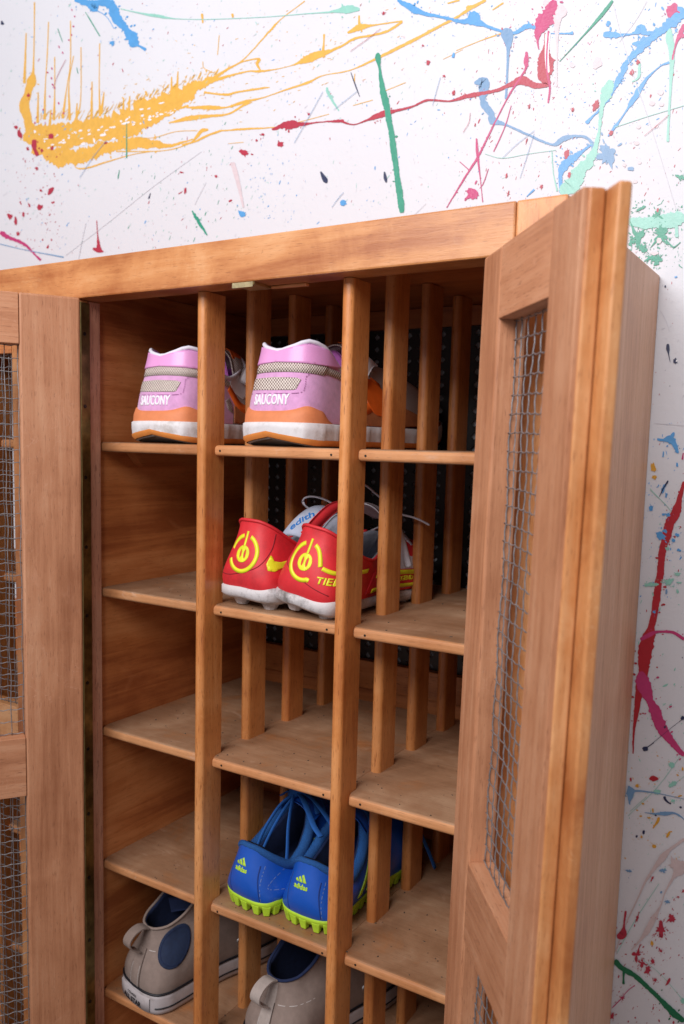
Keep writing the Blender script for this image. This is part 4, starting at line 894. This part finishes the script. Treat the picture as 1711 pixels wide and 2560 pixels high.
def red_boot(loc, yaw, label, right, tilt=0.0, roll=0.0):
    r = empty('football_boot', loc, yaw); r.rotation_euler = (tilt, roll, yaw); tag(r, label, 'shoe', 'red and white football boots')
    W, L = .078, .228
    rk = lambda t: .0055+.004*max(0, 1-abs(t)/.2)+.012*max(0, (abs(t)-.7)/.3)**1.5
    s = Shoe(r, W, L, ([0, .1, .2, .4, .6, .8, 1], [.0230, .0210, .0210, .020, .021, .024, .033]), REDC, bulge=(.125, .30, .0, .30), zf=.75, wob=.0008)
    s.upper(R_RED); s.lining(R_GRY, .0035, .026); s.rim(R_RED, .0017, .55)
    s.sole('soleplate', [(-.001, lambda t: s_top(t)), (.0018, lambda t: s_top(t)-.002), (.0016, lambda t: rk(t)+.005), (-.004, lambda t: rk(t)+.001), (-.010, lambda t: rk(t))], R_WHT)
    for (x, y) in ((-.019, .025), (.019, .025), (-.017, .062), (.017, .062), (-.026, .15), (.026, .15), (-.029, .185), (.029, .185), (-.016, .22), (.016, .22), (0, .17)):
        bm = bmesh.new(); c = bmesh.ops.create_cone(bm, cap_ends=True, segments=10, radius1=.0060, radius2=.0105, depth=.0080)
        mesh_obj('stud', bm, R_WHT, r, (x, y, .0042), smooth=False)
    for (x, y) in ((-.019, .025), (.019, .025)):
        bm = bmesh.new(); c = bmesh.ops.create_cone(bm, cap_ends=True, segments=12, radius1=.0048, radius2=.0052, depth=.0016); mesh_obj('stud_tip', bm, R_STUD, r, (x, y, .0009))
    zc = .0560
    ringw = .0040; R1 = .0172
    if not right:
        s.band('heel_ring', [(R1*math.cos(q), zc+R1*math.sin(q)) for q in np.linspace(-2.75, 1.22, 26)], ringw, R_YEL, .0005)
        s.band('heel_ring', [(R1*math.cos(q), zc+R1*math.sin(q)) for q in np.linspace(1.82, 2.95, 10)], ringw, R_YEL, .0005)
        s.patch('swoosh_mark', [[(a-.0085, z) for a, z in [(.0375, .0560), (.0355, .0480), (.0375, .0418), (.0425, .0405), (.050, .0450), (.066, .0570), (.068, .0590), (.052, .0505), (.045, .0490), (.0405, .0505), (.0388, .0545)]]], R_YEL, .0005)
    else:
        s.band('heel_ring', [(R1*math.cos(q), zc+R1*math.sin(q)) for q in np.linspace(1.95, 5.15, 22)]+[(.0095, .0398)], ringw, R_YEL, .0005)
        s.band('heel_ring', [(.0060, .0725), (.0112, .0690), (.0150, .0625), (.0175, .0545)], ringw, R_YEL, .0005)
        s.band('heel_ring', [(.0195, .0535), (.030, .0505), (.045, .0485), (.062, .0480)], ringw*.9, R_YEL, .00052)
        s.text('TIEMPO', .0345, .0395, .0062, R_YEL, .0005, xs=1.15, bold=.03, shear=.1)
    s.patch('heel_badge', [ell(0, zc-.0005, .0082, .0082, 24), ell(-.0027, zc-.0005, .0014, .0044, 12), ell(.0027, zc-.0005, .0014, .0044, 12)], R_YEL, .0005, d=.0015)
    s.band('heel_badge', [(0, zc+.007), (.0003, zc+.014), (.0008, zc+.0215)], .0025, R_YEL, .0006)
    s.band('seam', [(.030, .076), (.0285, .060), (.022, .047), (.010, .040), (-.012, .034), (-.028, .033)] if not right else [(-.030, .052), (-.010, .043), (.010, .036), (.030, .030)], .0008, R_STITCH, .0003)
    # white forefoot with stripes and print along the outer side
    zt = lambda a: float(np.interp(a, [.10, .16, .23, .29], [.058, .052, .040, .036]))
    for sg in (1, -1):
        aa = np.linspace(.122, .282, 20)
        s.patch('white_vamp', [[(sg*a, .0245) for a in aa]+[(sg*a, zt(a)+.006) for a in aa[::-1]]], R_WHL, .0008)
        for (z_, w2) in ((.0405, .0042), (.0275, .0036)): s.band('side_stripe', [(sg*.095, z_), (sg*.13, z_+.0005), (sg*.17, z_-.0002), (sg*.205, z_-.001)], w2, R_YEL, .0016)
        s.patch('side_band', [[(sg*.085, .0252), (sg*.085, .0435), (sg*.12, .0440), (sg*.17, .0435), (sg*.215, .0410), (sg*.215, .0255), (sg*.15, .0250)]], R_RED, .0012)
    s.text('AIR LEGEND', .150, .0328, .0042, R_YEL, .0017, xs=1.3, bold=.03)
    # folded tongue, inner padding, white lace loop
    V = R_TNG if not right else R_GRY
    if not right:
        tg = sheet('tongue', [[(.000, .056, .0665), (.012, .054, .0715), (.024, .054, .0720), (.033, .058, .0690)], [(.004, .070, .0820), (.017, .069, .0880), (.030, .070, .0875), (.037, .074, .0800)], [(.008, .086, .0925), (.021, .086, .0985), (.034, .088, .0960), (.040, .092, .0880)], [(.012, .100, .0930), (.025, .102, .0985), (.036, .104, .0950), (.041, .108, .0880)]], V, r, .005)
        ribbon('lace_loop', [(.012, .105, .088), (.006, .098, .095), (.0015, .092, .1010), (.002, .092, .1070), (.009, .097, .1095), (.020, .104, .1070), (.030, .110, .1015), (.038, .118, .096)], .0078, F_LACEW, r)
        # handwriting
        cu = bpy.data.curves.new('t', 'FONT'); cu.body = 'edith s'; cu.size = .0100; cu.offset = .0002; cu.extrude = .00015; cu.shear = .2
        o = bpy.data.objects.new('t', cu); COL.objects.link(o); dg = bpy.context.evaluated_depsgraph_get(); me = bpy.data.meshes.new_from_object(o.evaluated_get(dg))
        bpy.data.objects.remove(o)
        bm = bmesh.new(); bm.from_mesh(me)
        for _ in range(2): bmesh.ops.subdivide_edges(bm, edges=[e for e in bm.edges if e.calc_length() > .0015], cuts=1)
        mx = max(v.co.x for v in bm.verts); q0 = Vector((.0075, .0560, .0735)); q1 = Vector((.034, .094, .0960)); ax = (q1-q0).normalized(); nrm = Vector((.25, -.80, .55)).normalized(); upv = nrm.cross(ax).normalized()
        tr = bpy.data.objects['tongue' if 'tongue' in bpy.data.objects else tg.name]; me2 = tg.data
        from mathutils.bvhtree import BVHTree
        bv = BVHTree.FromPolygons([v.co for v in me2.vertices], [p.vertices for p in me2.polygons])
        for v in bm.verts:
            p = q0+ax*((v.co.x/mx)*(q1-q0).length*.80+.006)+upv*(v.co.y-.004)*1.05; zof = v.co.z
            h = bv.ray_cast(p+nrm*.05, -nrm)
            v.co = (h[0]+nrm*(.0002+zof)) if h[0] else p
        mesh_obj('handwriting', bm, R_INK, r)
    else:
        sheet('heel_pad', [[(-.010, .036, .083), (-.004, .044, .0965), (.006, .050, .1010), (.018, .056, .0960)], [(-.009, .040, .074), (-.003, .047, .079), (.007, .053, .082), (.019, .058, .079)], [(-.008, .044, .064), (-.002, .050, .068), (.008, .056, .070), (.020, .061, .069)]], V, r, .009)
        sheet('heel_pad', [[(-.008, .032, .060), (-.002, .040, .0675), (.008, .046, .0695), (.020, .052, .066)], [(-.006, .036, .048), (.000, .044, .052), (.010, .050, .054), (.022, .056, .053)], [(-.004, .042, .036), (.002, .050, .038), (.012, .056, .040), (.022, .060, .041)]], V, r, .009)
        sheet('red_collar', [[(-.034, .036, .073), (-.031, .052, .090), (-.026, .068, .103), (-.014, .088, .1100)], [(-.030, .050, .066), (-.026, .064, .084), (-.020, .080, .098), (-.008, .096, .104)]], R_RED, r, .006)
        sheet('tongue', [[(-.014, .086, .100), (.000, .084, .108), (.014, .087, .106), (.022, .094, .096)], [(-.012, .104, .096), (.002, .104, .103), (.016, .108, .099), (.026, .112, .088)], [(-.01, .13, .088), (.004, .132, .090), (.018, .134, .086), (.026, .134, .078)]], R_WHL, r, .005)
        ribbon('lace_loop', [(-.020, .088, .1080), (-.026, .084, .1150), (-.026, .083, .1225), (-.018, .086, .1270), (-.006, .092, .1260), (.008, .102, .1160), (.020, .114, .105)], .0080, F_LACEW, r)
        ribbon('lace', [(.010, .118, .1010), (.024, .124, .1000), (.038, .132, .0985), (.050, .14, .094)], .0058, F_LACEW, r)
        ribbon('lace', [(.022, .106, .102), (.028, .112, .090), (.034, .118, .074), (.040, .122, .058), (.0435, .124, .050)], .009, R_WHL, r, th=.004)
    for k in range(3):
        y = .148+k*.014; z = .078-k*.007
        ribbon('lace', [(-.022, y, z-.008), (-.010, y+.002, z), (0, y+.003, z+.002), (.010, y+.002, z), (.022, y, z-.008)], .0062, F_LACEW, r)
    return r
s_top = lambda t: .0232-.0055*math.exp(-((abs(t)-.0)/.05)**2)*0+.0045*math.exp(-((t-.14)/.05)**2)-.003*min(1, abs(t)/.3)+.012*max(0, (abs(t)-.75)/.25)**1.6
red_boot((-.1165, -.002, ZSH[1]+.0003), -.09, 'red boot with a name inked on its grey tongue, left of its pair', False, roll=.03)
red_boot((-.0485, -.004, ZSH[1]+.0003), -.05, 'red boot with broken yellow heel ring, leaning beside its partner', True, roll=.16)

# blue turf shoes
B_BLUE = plain('blue_leather', (.008, .085, .46), .34, .06, 50, bmp=.0003, bscale=160, coat=.1)
B_FAB = weave('blue_collar_fabric', (.006, .05, .20, 1), (.014, .13, .42, 1), .0014, .8)
B_DRK = plain('navy_lining', (.006, .018, .075), .95, .2, 200, bmp=.0004, bscale=900)
B_NEO = plain('lime_rubber', (.46, .72, .035), .5, .08, 90, bmp=.0003, bscale=500, dirt=(.20, .26, .04), dirt_amt=.35)
B_LACE = plain('blue_lace', (.010, .10, .38), .85, .14, 500, bmp=.0004, bscale=1500)
BLUC = [(0, 0, .0050, .0690), (.035, .14, .0070, .0680), (.07, .28, .0145, .0605), (.12, .40, .034, .0470), (.21, .42, .056, .0510), (.31, .37, .074, .0660), (.44, .26, .088, .0820), (.60, .16, .099, .0900), (.80, .06, .105, .0910), (1, 0, .107, .0905)]
def blue_shoe(loc, yaw, label, left):
    r = empty('turf_shoe', loc, yaw); tag(r, label, 'shoe', 'blue turf shoes with lime soles')
    W, L = .0725, .212
    s = Shoe(r, W, L, ([0, .2, .4, .6, .8, 1], [.0145, .0145, .015, .015, .017, .022]), BLUC, bulge=(.20, .34, .07, .30), zf=.7)
    s.upper(B_BLUE); s.lining(B_DRK, .010, .018); s.rim(B_FAB, lambda t: .0032+.0026*min(1, max(0, (t-.03)/.12))*min(1, max(0, (.62-t)/.2)), .62, inn=.0022)
    zt = lambda t: .0160+.0030*math.exp(-((abs(t)-.17)/.06)**2)+.007*max(0, (abs(t)-.75)/.25)**1.6
    s.sole('sole', [(-.0005, lambda t: zt(t)+.0006), (.0014, lambda t: zt(t)-.0008), (.0008, lambda t: .0125), (-.0012, .0080), (-.006, .0072)], B_NEO)
    # lugs round the edge and rows beneath
    bm = bmesh.new()
    def lug(p, out, w_, d_, h0):
        tn = Vector((-out.y, out.x, 0)); P = []
        for z, k, o_ in ((.0118, 1.0, .0006), (h0, .62, -.0022)):
            for (a, b) in ((-1, 0), (1, 0), (1, -1), (-1, -1)): P.append(bm.verts.new(p+tn*a*w_*k/2+out*(b*d_*k+o_)+Vector((0, 0, z))))
        for f in ((0, 1, 2, 3), (4, 5, 6, 7), (0, 1, 5, 4), (1, 2, 6, 5), (2, 3, 7, 6), (3, 0, 4, 7)): bm.faces.new([P[i] for i in f])
    tot = s.arc[-1]; a = -tot+.004
    while a < tot-.002:
        x = np.interp(a, s.arc, np.arange(s.N)); i = int(x) % s.N
        p = s.base[i].copy(); p[2] = 0; lug(Vector(p), Vector(s.out[i]), .0098, .010, .0002); a += .0131
    for y in np.arange(.03, .225, .016):
        hw = float(np.interp(y, [.0, .03, .1, .17, .225], [.012, .022, .02, .026, .014]))
        for x in np.linspace(-hw, hw, 3): lug(Vector((x, y, 0)), Vector((0, -1, 0)), .009, .008, .0002)
    lg = mesh_obj('sole_lugs', bm, B_NEO, r); md = lg.modifiers.new('ease', 'BEVEL'); md.width = .0011; md.segments = 2
    # heel panel seams, logo, three stripes
    st = plain('pale_thread', (.14, .22, .50), .9) if 'pale_thread' not in bpy.data.materials else bpy.data.materials['pale_thread']
    ln = bpy.data.materials.get('blue_seam') or plain('blue_seam', (.004, .035, .22), .7)
    s.band('seam', [(-.016, .054), (-.0165, .040), (-.015, .018)], .0009, ln, .0003); s.band('seam', [(.0165, .0525), (.0170, .040), (.0215, .018)], .0009, ln, .0003)
    s.band('stitching', [(.030, .0445), (.026, .037), (.027, .030), (.045, .0265), (.065, .027)], .0005, st, .0003, dash=.0028)
    s.band('stitching', [(.0195, .0520), (.0195, .036), (.0225, .018)], .0005, st, .0003, dash=.0028)
    c0 = -.0022 if left else -.0012
    for k, (h0, h1) in enumerate(((.0006, .0030), (.0006, .0052), (.0006, .0074))):
        x = c0-.0064+k*.0042
        s.patch('logo', [[(x, .0502), (x+.0036, .0502), (x+.0036-.0030-k*.0006, .0502+h1), (x-.0014-k*.0006, .0502+h1-.0014)]], B_NEO, .0004, d=.002)
    s.text('adidas', c0-.0002, .0440, .0046, B_NEO, .0004, xs=1.0, bold=.035)
    for sg in (1, -1):
        for k in range(3):
            a0 = .068+k*.021
            s.patch('side_stripe', [[(sg*a0, .0235), (sg*(a0+.0095), .0240), (sg*(a0+.020), .046), (sg*(a0+.022), .0600), (sg*(a0+.0155), .0560)]], B_NEO, .0007)
    sheet('tongue', [[(-.022, .078, .076), (-.011, .074, .092), (.002, .073, .096), (.015, .075, .092), (.025, .080, .076)], [(-.022, .094, .082), (-.010, .092, .0935), (.002, .092, .0965), (.014, .093, .093), (.024, .095, .080)], [(-.018, .122, .080), (-.009, .123, .0875), (.002, .124, .089), (.012, .123, .086), (.02, .122, .078)]], B_BLUE, r, .005)
    for k in range(4):
        y = .090+k*.013; z = .0975-k*.0045
        ribbon('lace', [(-.024, y-.002, z-.013), (-.011, y+.002, z-.001), (.002, y+.003, z+.002), (.014, y+.002, z-.001), (.026, y-.002, z-.014)], .0064, B_LACE, r)
    return r, s
bl, _ = blue_shoe((-.1130, .006, ZSH[3]+.0003), -.11, 'blue turf shoe with laces knotted over its opening', True)
br, _ = blue_shoe((-.0435, .012, ZSH[3]+.0003), -.03, 'blue turf shoe half hidden behind the divider post', False)
# laces of the left shoe: knot, a hanging loop, two long ends
zk = .1020
ribbon('lace_knot', [(-.006, 0.0810, zk-.004), (.000, 0.0770, zk+.002), (.006, 0.0790, zk+.005), (.011, 0.0820, zk)], .010, B_LACE, bl, th=.006)
ribbon('lace_loop', [(.001, 0.0780, zk+.001), (-.008, 0.0650, zk-.010), (-.013, 0.0500, zk-.028), (-.014, 0.0380, zk-.044), (-.0115, 0.0310, zk-.053), (-.006, 0.0290, zk-.055), (-.0035, 0.0330, zk-.047), (-.0025, 0.0460, zk-.030), (-.001, 0.0640, zk-.012), (.003, 0.0760, zk)], .0042, B_LACE, bl, up=Vector((1, 0, .2)))
ribbon('lace_loop', [(.002, 0.0760, zk+.003), (.006, 0.0660, zk-.010), (.013, 0.0540, zk-.026), (.021, 0.0440, zk-.043), (.027, 0.0360, zk-.056)], .0052, B_LACE, bl, up=Vector((1, 0, .2)))
ribbon('lace_loop', [(.005, 0.0780, zk+.004), (.018, 0.0720, zk+.001), (.032, 0.0650, zk-.008), (.046, 0.0580, zk-.017), (.058, 0.0540, zk-.022)], .0068, B_LACE, bl)
ribbon('lace_loop', [(.006, 0.0820, zk+.003), (.022, 0.0820, zk), (.040, 0.0800, zk-.010), (.060, 0.0760, zk-.022)], .0064, B_LACE, bl)
ribbon('lace_loop', [(-.004, 0.0820, zk+.001), (-.016, 0.0860, zk-.004), (-.027, 0.0880, zk-.012)], .0064, B_LACE, bl)
ribbon('lace', [(.012, .118, .092), (.030, .135, .086), (.043, .158, .060), (.0500, .170, .035), (.056, .182, .006)], .0060, B_LACE, br, up=Vector((1, 0, 0)))
ribbon('lace', [(.014, .122, .090), (.030, .145, .080), (.040, .160, .052), (.043, .166, .030)], .0060, B_LACE, br, up=Vector((1, 0, 0)))

# beige canvas high-tops
C_CAN = plain('beige_canvas', (.265, .200, .172), .9, .12, 120, bmp=.0005, bscale=1400, dirt=(.22, .17, .145), dirt_amt=.4)
C_TAPE = plain('pale_canvas_tape', (.40, .34, .31), .9, .08, 300, bmp=.0004, bscale=1400)
C_NAVY = plain('navy_canvas', (.010, .020, .070), .92, .2, 200, bmp=.0004, bscale=1200)
C_PATCH = plain('navy_patch', (.008, .020, .060), .8, .15, 200, bmp=.0003)
C_RUB = plain('grey_white_rubber', (.46, .42, .43), .55, .06, 120, dirt=(.20, .15, .12), dirt_amt=.5)
C_BLK = plain('black_rubber', (.008, .009, .014), .5)
C_STITCH = plain('pale_stitch', (.55, .50, .48), .9)
HIC = [(0, 0, .016, .0880), (.05, .13, .019, .0890), (.10, .24, .029, .0915), (.16, .29, .045, .098), (.26, .30, .066, .112), (.38, .28, .088, .124), (.52, .20, .104, .130), (.70, .10, .113, .130), (.85, .05, .117, .128), (1, 0, .119, .127)]
def high_top(loc, yaw, label, patch):
    r = empty('canvas_high_top', loc, yaw); tag(r, label, 'shoe', 'beige canvas high-tops')
    W, L = .084, .238
    s = Shoe(r, W, L, .0215, HIC, bulge=(.09, .40, -.01, .36), zf=.5, wob=.0022)
    s.upper(C_CAN); s.lining(C_NAVY, .0028, .022); s.rim(C_CAN if patch else C_NAVY, .0016, .55)
    s.sole('rubber_foxing', [(-.001, .0240), (.0018, .0236), (.0026, .0200), (.0026, .0060), (.0020, .0022), (-.002, .0004)], C_RUB)
    s.ring = None
    for (z_, h, o_) in ((.0240, .0020, .0022), (.0085, .0014, .0030)):
        tl = .0 if z_ > .02 else .095
        V, F, M = s.ringband('b', [(o_-.001, z_+h), (o_+.0006, z_+h*.8), (o_+.0006, z_), (o_-.001, z_-.0004)], None)
        if tl: F = [f for f in F if abs(s.t[f[0]//M]) > tl]
        mesh_raw('black_line', V, F, C_BLK, r)
    # heel label with its raised words
    bm = bmesh.new()
    sel = [i for i in range(s.N) if abs(s.t[i]) <= .092]
    V = []; F = []
    for k, i in enumerate(sel):
        for z_, o_ in ((.0045, .0024), (.0050, .0042), (.0195, .0042), (.0205, .0024)):
            p = s.base[i]+s.out[i]*o_; V.append((p[0], p[1], z_))
        if k:
            for j in range(3): F.append(((k-1)*4+j, k*4+j, k*4+j+1, (k-1)*4+j+1))
    hl = mesh_raw('heel_label', V, F, C_RUB, r)
    def foxing_text(word, z0, h, xs, bold):
        cu = bpy.data.curves.new('t', 'FONT'); cu.body = word; cu.size = 1; cu.offset = bold
        o = bpy.data.objects.new('t', cu); COL.objects.link(o); dg = bpy.context.evaluated_depsgraph_get(); me = bpy.data.meshes.new_from_object(o.evaluated_get(dg)); bpy.data.objects.remove(o)
        k = h/.7; mx = max(v.co.x for v in me.vertices)
        for v in me.vertices:
            a = (v.co.x-mx/2)*k*xs; x = np.interp(a, s.arc, np.arange(s.N)); i = int(x); f = x-i
            p = (s.base[i]*(1-f)+s.base[(i+1) % s.N]*f)+(s.out[i]*(1-f)+s.out[(i+1) % s.N]*f)*.0047
            v.co = Vector((p[0], p[1], z0+v.co.y*k))
        me.materials.append(C_BLK); q = bpy.data.objects.new('lettering', me); link(q, r)
    foxing_text('CONVERSE', .0145, .0028, .85, .01); foxing_text('ALL STAR', .0065, .0056, .95, .03)
    # back strip, its stitching, waist stitch, ankle patch, pull loop
    s.patch('back_strip', [[(-.0085, .025), (-.0085, .066), (.0085, .066), (.0085, .025)]] if patch else [[(-.0085, .025), (-.0085, .086), (.0085, .086), (.0085, .025)]], C_TAPE if not patch else C_CAN, .0009)
    s.band('seam', [(.0088, .066), (.0090, .045), (.0088, .026)], .0010, bpy.data.materials.get('brown_seam') or plain('brown_seam', (.10, .07, .06), .9), .0011)
    for a in (-.0068, .0068): s.band('stitching', [(a, .064), (a, .045), (a, .026)], .0006, C_STITCH, .0012, dash=.0020)
    s.band('stitching', [(.010, .0655), (.03, .0660), (.06, .068)], .0006, C_STITCH, .0004, dash=.0022)
    if patch:
        p = s.patch('ankle_patch', [ell(.046, .0700, .0200, .0205, 36)], C_PATCH, .0012)
        s.band('patch_ring', [tuple(q) for q in ell(.046, .0700, .0172, .0176, 24)], .0007, C_NAVY, .0015, cyc=True)
    bm = bmesh.new()
    loop = catmull([(0, .0150, .0890), (0, .0070, .0915), (0, -.0030, .0890), (0, -.0098, .0825), (0, -.0098, .0755), (0, -.0040, .0695), (0, .0030, .0655)], 7)
    w_ = .0068; vs = []
    for i, p in enumerate(loop):
        a = loop[max(0, i-1)]; b = loop[min(len(loop)-1, i+1)]; d = Vector(b)-Vector(a); nrm = Vector((0, -d.z, d.y)).normalized()*.0008
        vs.append([bm.verts.new(Vector(p)+Vector((sx*w_, 0, 0))+nrm*sg) for sx, sg in ((-1, 1), (1, 1), (1, -1), (-1, -1))])
    for i in range(len(vs)-1):
        for k in range(4): bm.faces.new((vs[i][k], vs[i][(k+1) % 4], vs[i+1][(k+1) % 4], vs[i+1][k]))
    mesh_obj('pull_loop', bm, C_CAN if patch else C_TAPE, r, smooth=False)
    sheet('tongue', [[(-.022, .092, .118), (-.010, .098, .134), (.004, .100, .136), (.018, .096, .122)], [(-.022, .108, .104), (-.010, .116, .120), (.004, .118, .121), (.018, .112, .108)], [(-.018, .130, .085), (-.008, .136, .096), (.004, .137, .097), (.016, .132, .088)]], C_NAVY if patch else C_CAN, r, .004)
    if patch: sheet('lining_flap', [[(-.022, .060, .098), (-.008, .064, .103), (.008, .070, .108), (.020, .078, .112)], [(-.018, .062, .080), (-.004, .068, .086), (.010, .076, .092), (.022, .084, .098)]], C_NAVY, r, .003)
    # steel eyelet on the side
    for sg in (1, -1):
        bm = bmesh.new(); p = s.at(sg*.150, .044, .0006); q = s.at(sg*.150, .044, .002)
        c = bmesh.ops.create_cone(bm, cap_ends=True, segments=14, radius1=.0034, radius2=.0026, depth=.0014)
        e = mesh_obj('eyelet', bm, plain('eyelet_steel', (.5, .5, .52), .3, metal=.9) if 'eyelet_steel' not in bpy.data.materials else bpy.data.materials['eyelet_steel'], r, tuple(p))
        e.rotation_euler = Vector(q-p).to_track_quat('Z', 'Y').to_euler()
    return r
high_top((-.2620, .000, ZSH[4]+.0003), -.22, 'beige canvas high-top with round navy ankle patch', True)
high_top((-.0850, .004, ZSH[4]+.0003), -.16, 'beige canvas high-top with pale back strip, below the blue shoes', False)
